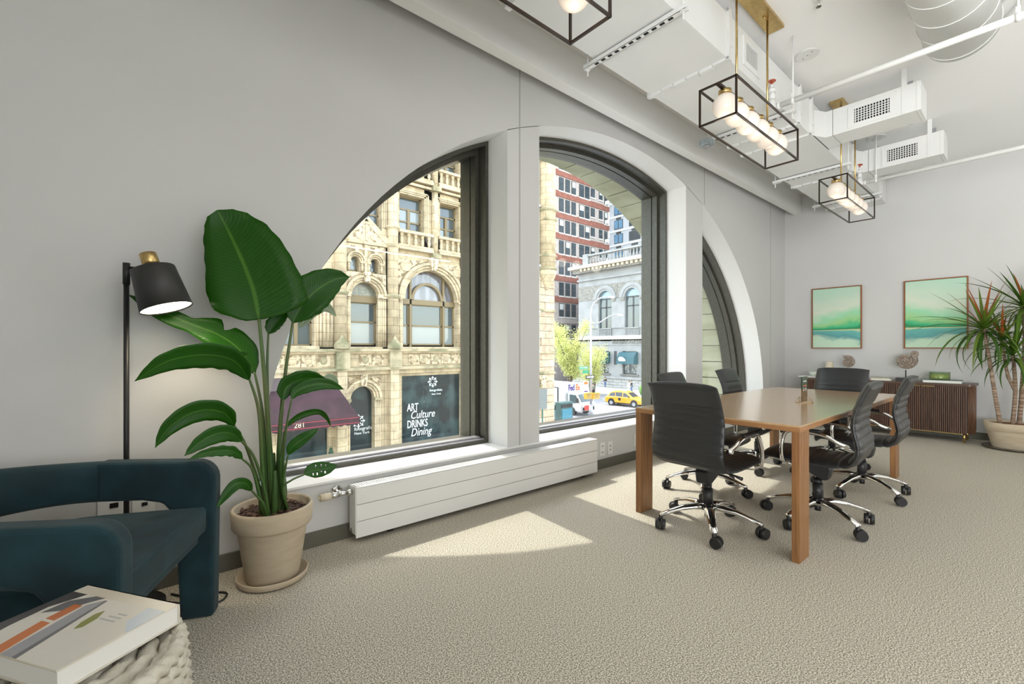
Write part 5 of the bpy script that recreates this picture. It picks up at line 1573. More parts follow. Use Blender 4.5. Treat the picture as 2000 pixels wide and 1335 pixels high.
# corner of the ornate building seen in the middle window: column, corbel, ashlar
P(MB().cyl((18.75, YF - .1, 5.6), (18.75, YF - .1, 14), .52, n=26), 'column', lime)
P(MB().lathe([(.1, 4.6), (.25, 4.9), (.50, 5.3), (.56, 5.6), (.52, 5.7)], 26, (18.75, YF - .1, 0)), 'corbel', lime)
for z in (5.75, 6.5, 8.6, 9.15, 12.0):
    P(MB().lathe([(.52, -.10), (.60, -.03), (.62, .04), (.52, .10)], 26, (18.75, YF - .1, z)), 'column_band', limed)
P(MB().cyl((18.1, YF - .1, SZ), (18.1, YF - .1, 14), .06, n=8), 'downpipe', mat('pipe_grey', (.35, .34, .28), .6))
for z in (5.85, 3.2, .9, -.6, 9.3):
    P(MB().box(18.0, 18.2, YF - .2, YF, z, z + .12), 'pipe_bracket', mat('pipe_grey2', (.45, .44, .38), .6))
for z in (3.3, .85, -.35):
    P(MB().box(17.3, 19.45, YF - .16, YF + .1, z, z + .12), 'string_course', limed)
P(MB().prismY([(18.0, -.4), (18.6, -.4), (18.45, -.9), (18.25, -1.15)], YF - .3, YF), 'corbel', lime2)
ash = [mat('ashlar_%d' % q, c, .9, noise=(4, c2, .4, .65), bump=(9, 1.2)) for q, (c, c2) in enumerate((((.50, .37, .25), (.40, .28, .18)), ((.56, .43, .30), (.45, .33, .22)), ((.46, .36, .25), (.36, .26, .17))))]
for q in range(26):
    z = SZ + q * .42
    e = .35 if q % 2 else 0
    for (a, b) in ((17.55, 18.3 + e), (18.32 + e, 19.42)):
        P(MB().box(a, b, YF - .05 - random.uniform(0, .05), YF + .12, z + .012, z + .408), 'stone', random.choice(ash))

# ---------------------------------------------------------------- far buildings
YR = 60.0
RB = thing('brick_tower', 'tall pale apartment block with red brick bands beyond the tree', 'building', (70, YR, SZ))
pale = mat('pale_brick', (.44, .38, .345), .9, noise=(2, (.36, .31, .28), .4, .65))
red = mat('red_brick', (.22, .075, .05), .9, noise=(1.5, (.28, .11, .08), .4, .65))
MB().box(58, 78.0, YR, YR + 12, SZ, 48).build('wall', pale, RB, world=True)
cols = [(1091.6, 1100.4), (1104, 1112.5), (1116, 1124), (1131, 1140), (1142.3, 1150.6), (1153.6, 1161), (1169.5, 1176), (1180, 1185.5)]
cx_ = [(atY(a, 500, YR).x, atY(b, 500, YR).x) for a, b in cols]
zt0 = atY(1096, 428.6, YR).z; zb0 = atY(1096, 454, YR).z; fl = atY(1096, 388, YR).z - zt0 if False else (atY(1085, 378.6, YR).z - atY(1085, 420, YR).z)
dark_pane = mat('far_pane', (.03, .045, .055), .1, spec=.8)
far_frame = mat('far_frame', (.04, .045, .045), .6)
for k in range(-8, 6):
    z0, z1 = zb0 + fl * k, zt0 + fl * k
    if z0 < -3 or z1 > 47: continue
    MB().box(58.2, 78.05, YR - .15, YR, z1 + .25, z1 + 1.35).build('brick_band', red if k > -5 else pale, RB, world=True)
    for i, (a, b) in enumerate(cx_):
        zz0 = z0 + (.7 if i in (5, 6) else 0)
        f = MB().box(a, b, YR - .12, YR, zz0, z1).build('window', far_frame, RB, world=True)
        mid = (zz0 + z1) / 2
        for (c, d, mm) in ((zz0 + .12, mid - .06, dark_pane), (mid + .06, z1 - .12, dark_pane if (i * 7 + k * 3) % 4 else mat('blind_pane', (.55, .56, .54), .4))):
            o = MB().box(a + .12, b - .12, YR - .14, YR - .12, c, d).build('pane', mm, None); o.data.transform(Matrix.Translation(-Vector(RB.location))); o.parent = f
        MB().box(a - .15, b + .15, YR - .2, YR, zz0 - .3, zz0 - .05).build('window_sill', mat('far_sill', (.60, .58, .54), .9), RB, world=True)
        if i == 7:
            MB().box(a + .1, b - .1, YR - .7, YR - .1, zz0, zz0 + .7).build('air_conditioner', M['paper'], RB, world=True)
XQ = 78.2
CB = thing('grey_tower', 'grey apartment block with blue glass windows behind the balustrade', 'building', (XQ, 50, SZ))
grey = mat('grey_concrete', (.44, .45, .47), .9)
MB().box(XQ, XQ + 12, 44, 60.0, SZ, 50).build('wall', grey, CB, world=True)
blue = mat('sky_pane', (.10, .22, .34), .08, spec=.9)
y_a, y_b = atX(1200, 440, XQ).y, atX(1217, 440, XQ).y
y_c, y_d = atX(1229, 440, XQ).y, atX(1251, 440, XQ).y
zA = atX(1200, 449, XQ).z; zB = atX(1200, 431.5, XQ).z
flr = atX(1200, 404, XQ).z - atX(1200, 431.5, XQ).z
for k in range(-3, 6):
    z0, z1 = zA + flr * k, zB + flr * k
    for (a, b) in ((y_a, y_b), (y_c, y_d)):
        f = MB().box(XQ - .1, XQ, min(a, b), max(a, b), z0, z1).build('window', far_frame, CB, world=True)
        w3 = abs(b - a)
        for q in range(2):
            lo_ = min(a, b) + .1 + q * w3 / 2
            o = MB().box(XQ - .13, XQ - .1, lo_, lo_ + w3 / 2 - .2, z0 + .1, z1 - .1).build('pane', blue if a == y_a else dark_pane, None); o.data.transform(Matrix.Translation(-Vector(CB.location))); o.parent = f
        MB().box(XQ - .08, XQ, (a + b) / 2 - w3 * .28, (a + b) / 2 + w3 * .28, z0 - 1.0, z0 - .45).build('vent_grille', far_frame, CB, world=True)
    MB().box(XQ - .15, XQ, 44, 60, z1 + .5, z1 + .85).build('floor_band', mat('pale_band', (.62, .66, .70), .8), CB, world=True)
MB().box(96, 120, 58, 80, SZ, 30).build('wall', grey, CB, world=True)

# bank
XK = 60.5
BN = thing('bank_building', 'white stone bank with arched windows and roof balustrade', 'building', (XK, 44, SZ))
marble = mat('white_marble', (.285, .285, .275), .7, noise=(.6, (.235, .235, .228), .4, .65))
carv = mat('carved_marble', (.27, .255, .225), .85, noise=(5, (.15, .14, .115), .42, .62), bump=(6, 1.2))
granite = mat('granite_base', (.34, .33, .31), .7)
def K(mb, n, m_, **k): return mb.build(n, m_, BN, world=True, **k)
def by(px): return atX(px, 640, XK).y
def bz(px, py): return atX(px, py, XK).z
yl = by(1130)
def flipx(mb):   # geometry drawn in (Y along X axis) facing -Y -> facing -X
    mb.v = [(XK + (b), a, c) for a, b, c in mb.v]; return mb
ztop = bz(1130, 523)
K(MB().box(XK + .6, XK + 14, 24, yl, SZ, ztop), 'wall', marble)
wins = [(by(1169.6), by(1194)), (by(1220.8), by(1248)), (by(1274), by(1302))]
zsill = bz(1180, 641); zspr = bz(1180, 584); 
edges = [yl, (wins[0][1] + wins[1][0]) / 2, (wins[1][1] + wins[2][0]) / 2, 30]
for i, (a, b) in enumerate(wins):
    yc, hw = (a + b) / 2, abs(a - b) / 2
    K(flipx(MB().arch_wall(edges[i + 1], edges[i], zsill, ztop, yc, hw * 1.05, hw * 1.05, zspr, 0, .62, 20)), 'wall', marble)
    K(flipx(MB().arch_wall(edges[i + 1] + .02, edges[i] - .02, zspr, zspr + hw * 1.9, yc, hw * 1.2, hw * 1.2, zspr, -.05, .0, 16)), 'carved_spandrel', carv)
    for (r0, r1, d) in ((1.05, 1.34, -.10), (1.34, 1.78, -.22)):
        K(flipx(MB().ring(arc(yc, zspr, hw * r1, hw * r1), arc(yc, zspr, hw * r0, hw * r0), d, .1, closed=False)), 'archivolt', marble)
    f = K(MB().box(XK + .42, XK + .5, yc - hw, yc + hw, zsill, zspr + .1), 'window', mat('bank_window', (.05, .075, .085), .07, spec=.9))
    K(flipx(MB().prismY(arc(yc, zspr + .1, hw, hw), .42, .5)), 'fanlight', mat('bank_fanlight', (.16, .28, .36), .06, spec=.9))
    for (c, d, e, g) in ((yc - .12, yc + .12, zsill, zspr), (yc - hw, yc + hw, zspr - .1, zspr + .15), (yc - hw, yc + hw, zspr - 1.5, zspr - 1.3)):
        o = MB().box(XK + .36, XK + .44, c, d, e, g).build('glazing_bar', far_frame, None); o.data.transform(Matrix.Translation(-Vector(BN.location))); o.parent = f
    for s in (-1, 1):
        K(MB().box(XK - .2, XK, yc + s * hw * 1.35 - .35, yc + s * hw * 1.35 + .35, zspr - .45, zspr - .02), 'capital', carv)
    K(MB().box(XK - .25, XK, yc - hw * 1.05, yc + hw * 1.05, zsill - .15, zsill), 'window_sill', marble)
    for q in range(9):
        yy = yc - hw + (q + .5) * 2 * hw / 9
        K(MB().lathe([(.10, 0), (.16, .5), (.09, 1.1), (.13, 1.6)], 8, (XK - .05, yy, zsill - 1.85)), 'baluster', marble)
zs2 = bz(1180, 657)
K(MB().box(XK, XK + .62, 24, yl, zs2, zsill - 2.0), 'wall', marble)
K(MB().box(XK - .1, XK + .1, 24, yl, zsill - 2.1, zsill - 1.85), 'plinth_rail', marble)
K(MB().box(XK + .15, XK + .62, 24, yl, zsill - 2.0, zsill), 'wall', marble)
K(MB().box(XK - .5, XK + .3, 24, yl + .3, zs2 - .5, zs2 + .1), 'string_course', mat('course_stone', (.46, .42, .36), .8))
zf = bz(1180, 674)
K(MB().box(XK - .1, XK + .62, 24, yl, zf, zs2 - .5), 'frieze', marble)
p_ = (by(1196), zf + .25)
text_mesh('lettering', 'THE BANK FOR SAVINGS', .80, mat('carved_letters', (.24, .23, .20), .9), BN, faceX(XK - .2, p_[0], p_[1]), sx=.80, depth=.03, offset=.01)
# ground floor of the bank
gw = [(by(1168), by(1189), True), (by(1216), by(1243), True)]
zg0, zg1 = bz(1180, 728), bz(1180, 685)
zbase = bz(1180, 736)
K(MB().box(XK, XK + .62, 24, yl, zg1, zf), 'wall', marble)
K(MB().box(XK, XK + .62, 24, yl, zbase, zg0), 'wall', marble)
last = yl
for a, b, _ in gw:
    K(MB().box(XK, XK + .62, a, last, zg0, zg1), 'wall', marble); last = b
    f = K(MB().box(XK + .4, XK + .5, b, a, zg0, zg1), 'window', mat('bank_ground_pane', (.05, .06, .06), .1, spec=.8))
    for s in (0, 1):
        o = MB().box(XK + .3, XK + .42, b + (a - b) * (.08 + .5 * s), b + (a - b) * (.42 + .5 * s), zg0 + .2, zg0 + 1.6).build('pane', mat('etched_pane', (.30, .32, .31), .3, noise=(4, (.05, .06, .06), .45, .55)), None)
        o.data.transform(Matrix.Translation(-Vector(BN.location))); o.parent = f
    K(MB().box(XK - .2, XK, b - .4, a + .4, zg0 - .25, zg0), 'window_sill', mat('dark_sill', (.16, .15, .13), .8))
    teal = mat('teal_awning', (.02, .085, .10), .7)
    aw = thing('awning', 'dark teal awning on the bank, ' + ('nearer the tree' if _ and a == gw[0][0] else 'farther from the tree'), 'awning', (XK - .6, (a + b) / 2, zg0 + 1.7), 0, 'teal bank awnings')
    pl = [(0, 0), (0, 1.9), (-.5, 1.8), (-1.1, 1.1), (-1.3, 0)]
    m = MB().prism(pl, lambda u, v: (XK + u, b - .3, zg0 + 1.65 + v), lambda u, v: (XK + u, a + .3, zg0 + 1.65 + v)); m.build('canopy', teal, aw, world=True)
    MB().cyl((XK - 1.34, (a + b) / 2 + .5, zg0 + 2.2), (XK - 1.22, (a + b) / 2 + .5, zg0 + 2.3), .62, n=24).build('round_badge', M['paper'], aw, world=True)
K(MB().box(XK, XK + .62, 24, last, zg0, zg1), 'wall', marble)
ys = by(1202)
K(MB().box(XK - .02, XK + .02, ys - .28, ys + .28, bz(1202, 712), zg1), 'slit_window', far_frame)
K(MB().box(XK - .25, XK + .7, 24, yl + .2, SZ, zbase), 'base', granite)
K(MB().box(XK - .5, XK + .7, 24, yl + .3, zbase - .1, zbase + .25), 'base_moulding', marble)
for q in range(14):
    for r in range(3):
        yy = 31 + q * 1.6 + (.8 if r % 2 else 0)
        zz = SZ + .2 + r * (zbase - SZ - .4) / 3
        K(MB().box(XK - .32, XK - .24, yy, yy + 1.54, zz, zz + (zbase - SZ - .4) / 3 - .06), 'stone', granite)
K(MB().box(XK - .28, XK - .2, by(1188) - 1.2, by(1188) + 1.2, SZ + .2, zbase - .5), 'basement_window', far_frame)
K(MB().box(XK - 1.5, XK + 1, 24, yl + 1.2, ztop - .5, ztop), 'cornice', mat('cornice_stone', (.56, .50, .38), .8))
K(MB().box(XK - .9, XK + 1, 24, yl + .6, ztop - 1.2, ztop - .5), 'cornice', carv)
K(MB().box(XK - .3, XK + .2, 24, yl + .1, zspr + 3.4, zspr + 3.7), 'string_course', marble)
for q in range(26):
    yy = 30 + q * .85
    if yy < yl: K(MB().box(XK - 1.25, XK - .9, yy, yy + .42, ztop - .95, ztop - .55), 'dentil', mat('cornice_stone2', (.50, .42, .30), .8) if q == 0 else bpy.data.materials['cornice_stone2'])
zq = ztop + .35
K(MB().box(XK + .0, XK + .9, 24, yl - 2, ztop, zq), 'parapet', marble)
K(MB().box(XK + .0, XK + .9, 24, yl - 2, zq + 1.35, zq + 1.65), 'hand_rail', marble)
bal = None
for q in range(34):
    yy = yl - 2.4 - q * .62
    if yy < 29: break
    if bal is None:
        bal = K(MB().lathe([(.12, 0), (.10, .12), (.20, .42), (.09, .9), (.13, 1.36)], 8, (0, 0, 0)), 'baluster', marble)
        bal.data.transform(Matrix.Translation(Vector(BN.location)))
        bal.location = (.4, yy - BN.location.y, zq - SZ)
    else: inst(bal, (.4, yy - BN.location.y, zq - SZ))
K(MB().box(XK + .0, XK + .9, yl - 2.1, yl - .9, ztop, zq + 1.8), 'pedestal', marble)

# ---------------------------------------------------------------- street tree
def tree(loc, h, rad, label, seedv, n):
    rnd = random.Random(seedv)
    t = thing('street_tree', label, 'tree', loc, 0, 'spring street trees')
    bark = mat('tree_bark', (.13, .10, .08), .9)
    tips = []
    for q in range(6):
        a = rnd.uniform(0, 2 * PI); lean = rnd.uniform(.2, .75)
        base = Vector((rnd.uniform(-.3, .3), rnd.uniform(-.3, .3), 0))
        p = [base]
        for s in range(1, 6):
            f = s / 5
            p.append(base + Vector((math.cos(a) * lean * h * f * f * .8 + rnd.uniform(-.15, .15), math.sin(a) * lean * h * f * f * .8 + rnd.uniform(-.15, .15), h * .92 * f)))
        pp = catmull(p, 3)
        MB().tube(pp, [.13 * (1 - .85 * i / len(pp)) for i in range(len(pp))], 6).build('trunk', bark, t)
        for s in range(14):
            k_ = rnd.randint(len(pp) // 3, len(pp) - 1)
            d = Vector((rnd.uniform(-1, 1), rnd.uniform(-1, 1), rnd.uniform(.1, .8))).normalized() * rnd.uniform(.5, rad * .55)
            e = pp[k_] + d
            MB().tube([pp[k_], pp[k_] + d * .5 + Vector((0, 0, .1)), e], [.03, .02, .006], 4).build('branch', bark, t) if s < 7 else None
            tips.append((pp[k_], e))
    vs, fs = [], []
    for q in range(n):
        a, e = rnd.choice(tips)
        c = a.lerp(e, rnd.uniform(.3, 1.05)) + Vector((rnd.gauss(0, .38), rnd.gauss(0, .38), rnd.gauss(0, .34)))
        u = Vector((rnd.uniform(-1, 1), rnd.uniform(-1, 1), rnd.uniform(-1, 1))).normalized(); w = u.cross(Vector((rnd.uniform(-1, 1), rnd.uniform(-1, 1), rnd.uniform(-1, 1)))).normalized()
        s = rnd.uniform(.05, .12)
        i = len(vs); vs += [c - u * s, c + w * s * .7, c + u * s, c - w * s * .7]; fs.append((i, i + 1, i + 2, i + 3))
    m, N, L, b = principled('spring_leaf')
    tc = N.new('ShaderNodeTexCoord'); nz = N.new('ShaderNodeTexNoise'); nz.inputs['Scale'].default_value = 1.5; L.new(tc.outputs['Object'], nz.inputs['Vector'])
    x = N.new('ShaderNodeMix'); x.data_type = 'RGBA'; x.inputs[6].default_value = (.44, .48, .11, 1); x.inputs[7].default_value = (.72, .70, .32, 1); L.new(nz.outputs['Fac'], x.inputs[0]); L.new(x.outputs[2], b.inputs['Base Color'])
    tl = N.new('ShaderNodeBsdfTranslucent'); L.new(x.outputs[2], tl.inputs[0]); mx = N.new('ShaderNodeMixShader'); mx.inputs[0].default_value = .45
    L.new(b.outputs[0], mx.inputs[1]); L.new(tl.outputs[0], mx.inputs[2]); L.new(mx.outputs[0], N['Material Output'].inputs[0])
    o = MB().add(vs, fs).build('foliage', m, t); o['kind'] = 'stuff'
    return t
tree((45.5, 41.0, SZ), 9.6, 3.2, 'yellow-green spring tree between the truck and the bank', 3, 17000)
tree((50.5, 41.6, SZ), 6.6, 2.8, 'lower spring tree in front of the first teal bank awning', 9, 7000)
tb = thing('topiary_bush', 'small clipped green bush in a planter beyond the taxi', 'bush', (50.6, 33.4, SZ))
MB().lathe([(0, 0), (.35, 0), (.4, .5), (.36, .5), (0, .45)], 16).build('planter', granite, tb)
MB().sphere((0, 0, 1.15), .62, 14, 10, (.9, .9, 1.25)).build('foliage', mat('bush_leaf', (.08, .18, .03), .8, noise=(9, (.14, .28, .05), .4, .6), bump=(12, 1)), tb)

ev = thing('potted_evergreen', 'dark clipped evergreen beside the maroon awning entrance', 'shrub', (6.1, 18.1, SZ + .15))
MB().lathe([(0, 0), (.26, 0), (.32, .5), (.28, .5), (0, .46)], 16).build('planter', granite, ev)
rv = random.Random(5); vs, fs = [], []
for q in range(2600):
    h_ = rv.random() ** 1.3; a = rv.uniform(0, 2 * PI); r_ = .42 * (1 - h_) * math.sqrt(rv.uniform(.35, 1)) + .03
    c = Vector((r_ * math.cos(a), r_ * math.sin(a), .5 + h_ * 2.0)); u = Vector((rv.uniform(-1, 1), rv.uniform(-1, 1), rv.uniform(-.2, 1))).normalized() * .055; w_ = u.cross(Vector((rv.uniform(-1, 1), 1, rv.uniform(-1, 1)))).normalized() * .018
    i = len(vs); vs += [c - u, c + w_, c + u, c - w_]; fs.append((i, i + 1, i + 2, i + 3))
MB().cyl((0, 0, .45), (0, 0, 2.3), .04, .015, n=8).build('trunk', mat('shrub_bark', (.10, .07, .05), .9), ev)
MB().add(vs, fs).build('foliage', mat('evergreen_leaf', (.035, .085, .045), .7), ev)['kind'] = 'stuff'

# ---------------------------------------------------------------- delivery truck
tw = mat('truck_white', (.52, .52, .51), .4)
TK = thing('delivery_truck', 'white parcel delivery truck at the corner beside the lamp post', 'truck', (34.2, 33.5, SZ))
x0, x1 = 32.9, 35.4
MB().box(x0, x1, 30.6, 38.5, SZ + .85, SZ + 3.0).build('cargo_box', tw, TK, world=True, bevel=.08)
MB().box(x0 + .02, x1 - .02, 30.5, 38.4, SZ + 2.98, SZ + 3.04).build('roof', mat('truck_roof', (.60, .60, .58), .5), TK, world=True)
for q in range(2):
    MB().box(x0 - .03, x0 + .02, 31.6 + q * 2.6, 33.6 + q * 2.6, SZ + 1.1, SZ + 2.6).build('side_panel', mat('truck_panel', (.58, .58, .55), .5), TK, world=True)
    MB().ring([(0, 0), (1, 0), (1, 1), (0, 1)], [(.05, .04), (.95, .04), (.95, .96), (.05, .96)], 0, .05).build('trim_frame', M['black_metal'], TK).matrix_basis = Matrix.Translation((x0 - TK.location.x - .06, 33.7 + q * 2.6 - 33.5, 1.05)) @ Matrix.Rotation(-PI / 2, 4, 'Z') @ Matrix.Diagonal((2.2, 1, 1.6, 1))
cab = [(28.75, .45), (28.7, 1.05), (28.85, 1.35), (29.35, 2.15), (30.55, 2.2), (30.55, .45)]
MB().prism(cab, lambda u, v: (x0 + .25, u, SZ + v), lambda u, v: (x1 - .15, u, SZ + v)).build('cab', tw, TK, world=True, bevel=.07)
MB().prism([(28.86, 1.38), (29.28, 2.06), (29.26, 2.08), (28.84, 1.40)], lambda u, v: (x0 + .45, u - .03, SZ + v), lambda u, v: (x1 - .35, u - .03, SZ + v)).build('windscreen', mat('truck_glass', (.04, .07, .07), .06, spec=.9), TK, world=True)
MB().prism([(29.05, 1.35), (29.4, 2.0), (30.2, 2.03), (30.2, 1.3), (29.6, 1.2)], lambda u, v: (x0 + .22, u, SZ + v), lambda u, v: (x0 + .26, u, SZ + v)).build('side_window', bpy.data.materials['truck_glass'], TK, world=True)
MB().box(x0 + .5, x1 - .4, 28.64, 28.72, SZ + .55, SZ + .85).build('grille', M['black_metal'], TK, world=True)
for x in (x0 + .42, x1 - .32):
    MB().box(x - .15, x + .15, 28.63, 28.72, SZ + .9, SZ + 1.1).build('headlamp', M['chrome'], TK, world=True)
MB().box(x0 + .02, x0 + .14, 29.0, 29.2, SZ + 1.3, SZ + 1.75).build('mirror', M['black_plastic'], TK, world=True)
for x in (x0 + .35, x1 - .25):
    for y in (29.9, 36.2):
        MB().cyl((x - .14, y, SZ + .42), (x + .14, y, SZ + .42), .42, n=20).build('wheel', M['black_plastic'], TK, world=True)
purple = mat('purple_ink', (.075, .025, .19), .5); orange = mat('orange_ink', (.75, .13, .01), .5)
text_mesh('lettering', 'Fed', .80, purple, TK, faceY(33.35, 30.57, SZ + 2.35), offset=.02, sx=.85, spacing=.9)
text_mesh('lettering', 'Ex', .80, orange, TK, faceY(34.45, 30.57, SZ + 2.35), offset=.02, sx=.85, spacing=.9)

# ---------------------------------------------------------------- taxi
def car(loc, rz, label, body_m):
    t = thing('taxi_car', label, 'taxi', loc, rz)
    gl = mat('car_glass', (.015, .018, .02), .05, spec=.8)
    low = [(-2.25, .35), (-2.28, .75), (-2.2, 1.0), (-1.3, 1.08), (.9, 1.06), (1.55, .98), (2.2, .82), (2.3, .6), (2.28, .35)]
    MB().prism(low, lambda u, v: (-.92, u, v), lambda u, v: (.92, u, v)).build('body', body_m, t, bevel=.09, seg=3)
    up = [(-2.05, 1.03), (-1.75, 1.45), (-1.2, 1.66), (.1, 1.68), (.5, 1.58), (1.25, 1.03)]
    vs = [(-.86 if v < 1.2 else -.68, u, v) for u, v in up] + [(.86 if v < 1.2 else .68, u, v) for u, v in up]
    n_ = len(up)
    MB().add(vs, [tuple(reversed(range(n_))), tuple(range(n_, 2 * n_))] + [(i, (i + 1) % n_, n_ + (i + 1) % n_, n_ + i) for i in range(n_)]).build('cabin', body_m, t, bevel=.05)
    for s in (-1, 1):
        for a in ([(-1.75, 1.10), (-1.55, 1.42), (-1.05, 1.52), (-.95, 1.10)], [(-.85, 1.10), (-.95, 1.53), (-.1, 1.54), (-.05, 1.10)], [(.05, 1.10), (.02, 1.54), (.38, 1.46), (.88, 1.10)]):
            fx = lambda v: s * (.885 - (v - 1.03) * .36)
            MB().add([(fx(v) + s * .0, u, v) for u, v in a], [(0, 1, 2, 3)]).build('side_window', gl, t)
    MB().add([(-.70, 1.16, 1.10), (.70, 1.16, 1.10), (.58, .56, 1.55), (-.58, .56, 1.55)], [(0, 1, 2, 3)]).build('windscreen', gl, t)
    MB().add([(-.70, -2.02, 1.10), (.70, -2.02, 1.10), (.58, -1.72, 1.47), (-.58, -1.72, 1.47)], [(0, 1, 2, 3)]).build('rear_window', gl, t)
    for s in (-1, 1):
        for y in (-1.4, 1.42):
            MB().cyl((s * .72, y, .34), (s * .945, y, .34), .36, n=24).build('wheel', M['black_plastic'], t)
            MB().cyl((s * .93, y, .34), (s * .955, y, .34), .21, n=14).build('wheel_rim', M['aluminium'], t)
            MB().cyl((s * .70, y, .40), (s * .935, y, .40), .43, n=24).build('wheel_arch', M['black_metal'], t)
        MB().box(s * .92 - .04, s * .92 + .04, .72, .86, 1.05, 1.17).build('mirror', M['black_metal'], t)
        MB().box(s * .55 - .22, s * .55 + .22, 2.2, 2.31, .68, .82).build('headlamp', M['chrome'], t)
        MB().cyl((s * .93, -.35, .8), (s * .945, -.35, .8), .17, n=18).build('door_emblem', M['black_metal'], t)
        MB().box(s * .905, s * .94, -1.1, 1.05, .28, .40).build('sill_trim', M['black_metal'], t)
    MB().box(-.5, .5, 2.25, 2.33, .42, .62).build('grille', M['black_metal'], t)
    MB().box(-.28, .28, -.35, -.05, 1.68, 1.86).build('roof_sign', M['paper'], t, bevel=.02)
    return t
car((43.4, 30.9, SZ), PI + .12, 'yellow taxi crossing in front of the bank', mat('taxi_yellow', (.75, .33, .015), .25, coat=.5))

# ---------------------------------------------------------------- lamp post, signs, kiosks
LPX, LPY = 33.7, 28.0
LP = thing('street_lamp', 'tall grey street lamp post with two curved arms', 'street lamp', (LPX, LPY, SZ))
MB().cyl((0, 0, 0), (0, 0, 9.4), .13, .08, n=12).build('pole', M['aluminium'], LP)
MB().cyl((0, 0, 0), (0, 0, 1.2), .24, .16, n=12).build('base', M['aluminium'], LP)
def armp(px, py): 
    v = atX(px, py, LPX + (px - 1153) * .028); return v - Vector((LPX, LPY, SZ))
MB().tube(catmull([Vector((0, 0, 9.2)), armp(1154, 610), armp(1160, 592), armp(1175, 581), armp(1190, 579)], 5), .06, 8).build('arm', M['aluminium'], LP)
MB().tube(catmull([Vector((0, 0, 8.9)), armp(1170, 630), armp(1190, 618), armp(1207, 614)], 5), .055, 8).build('arm', M['aluminium'], LP)
for px, py in ((1194, 580), (1211, 615)):
    c = armp(px, py); MB().sphere(c, .42, 14, 8, (1, .45, .25)).build('luminaire', M['paper'], LP)
def post_sign(name, label, px0, px1, py0, py1, m_, cat='sign', dy=-.2):
    a, b = atY(px0, py1, LPY + dy), atY(px1, py0, LPY + dy)
    t = thing(name, label, cat, ((a.x + b.x) / 2, LPY + dy, a.z))
    w_, h_ = (b.x - a.x) / 2, b.z - a.z
    MB().box(-w_, w_, -.02, .02, 0, h_).build('plate', m_, t)
    MB().box(-.05, .05, .02, .2 - dy * 0, h_ * .4, h_ * .6).build('bracket', M['aluminium'], t)
    return t, w_, h_
sgreen = mat('sign_green', (.02, .24, .12), .5)
t, w_, h_ = post_sign('street_sign', 'upper green street name sign on the lamp post', 1131, 1149, 715, 721, sgreen)
text_mesh('lettering', 'PARK AVENUE', .17, white_ink, t, faceY(t.location.x - w_ * .85, t.location.y - .022, t.location.z + .08))
post_sign('street_sign', 'lower green street name sign on the lamp post', 1138, 1149.5, 722, 729, sgreen)
t, w_, h_ = post_sign('one_way_sign', 'black one way sign with white arrow on the lamp post', 1144, 1161, 732, 739.5, M['black_metal'])
o = MB().prismY([(-w_ * .8, h_ * .3), (w_ * .4, h_ * .3), (w_ * .4, h_ * .1), (w_ * .9, h_ * .5), (w_ * .4, h_ * .9), (w_ * .4, h_ * .7), (-w_ * .8, h_ * .7)], -.03, -.021); o.build('arrow', M['paper'], t)
t, w_, h_ = post_sign('parking_sign', 'white and red parking sign on the lamp post', 1139, 1149, 743, 768, M['paper'])
MB().box(-w_ * .7, w_ * .7, -.03, -.021, h_ * .72, h_ * .94).build('red_print', orange, t); MB().box(-w_ * .7, w_ * .7, -.03, -.021, h_ * .1, h_ * .2).build('blue_print', purple, t)
post_sign('red_call_box', 'small red box fixed low on the lamp post', 1142, 1150, 791, 801, mat('call_red', (.60, .03, .02), .5), 'box')
tyel = mat('signal_yellow', (.62, .33, .02), .5)
for i, (a, b) in enumerate(((1142, 1153), (1156, 1168))):
    p0, p1 = atY(a, 779, LPY - .6), atY(b, 766, LPY - .6)
    t = thing('traffic_signal', ['yellow signal box left of the lamp post, facing us', 'yellow signal box right of the lamp post'][i], 'traffic light', ((p0.x + p1.x) / 2, LPY - .6, p0.z), 0, 'yellow pedestrian signals')
    w_, h_ = (p1.x - p0.x) / 2, p1.z - p0.z
    MB().box(-w_, w_, -.2, .12, 0, h_).build('housing', tyel, t, bevel=.03)
    MB().box(-w_ * .75, w_ * .75, -.21, -.19, h_ * .12, h_ * .88).build('lens', mat('signal_lens', (.35, .22, .06), .4), t)
    MB().box(-w_, w_, -.42, -.2, h_ * .95, h_).build('visor', tyel, t)
    MB().bar((0, .1, h_ * .5), (0, .6, h_ * .5), .08).build('bracket', M['aluminium'], t)
def kiosk(name, label, cat, px0, px1, py0, y, base_m, face_m, dx=.6):
    a = atY(px0, 700, y); b = atY(px1, 700, y); zt2 = atY(px0, py0, y).z
    t = thing(name, label, cat, ((a.x + b.x) / 2, y, SZ))
    w_ = (b.x - a.x) / 2; h_ = zt2 - SZ
    MB().box(-w_, w_, 0, dx, 0, h_).build('housing', base_m, t, bevel=.03)
    MB().box(-w_ * .8, w_ * .8, -.03, 0, h_ * .25, h_ * .72).build('screen', face_m, t)
    MB().box(-w_ * .9, w_ * .9, -.04, 0, h_ * .78, h_ * .92).build('header', M['black_metal'], t)
    return t
kiosk('recycling_bin', 'dark green public waste bin near the truck cab', 'bin', 1095, 1119, 786, 26.0, mat('bin_green', (.045, .10, .095), .4), mat('bin_panel', (.05, .19, .25), .3))
kiosk('news_box', 'pale blue display box between the stone corner and the bin', 'box', 1079, 1092, 790, 27.2, mat('box_green', (.05, .11, .10), .5), mat('box_panel', (.42, .60, .66), .3), .4)
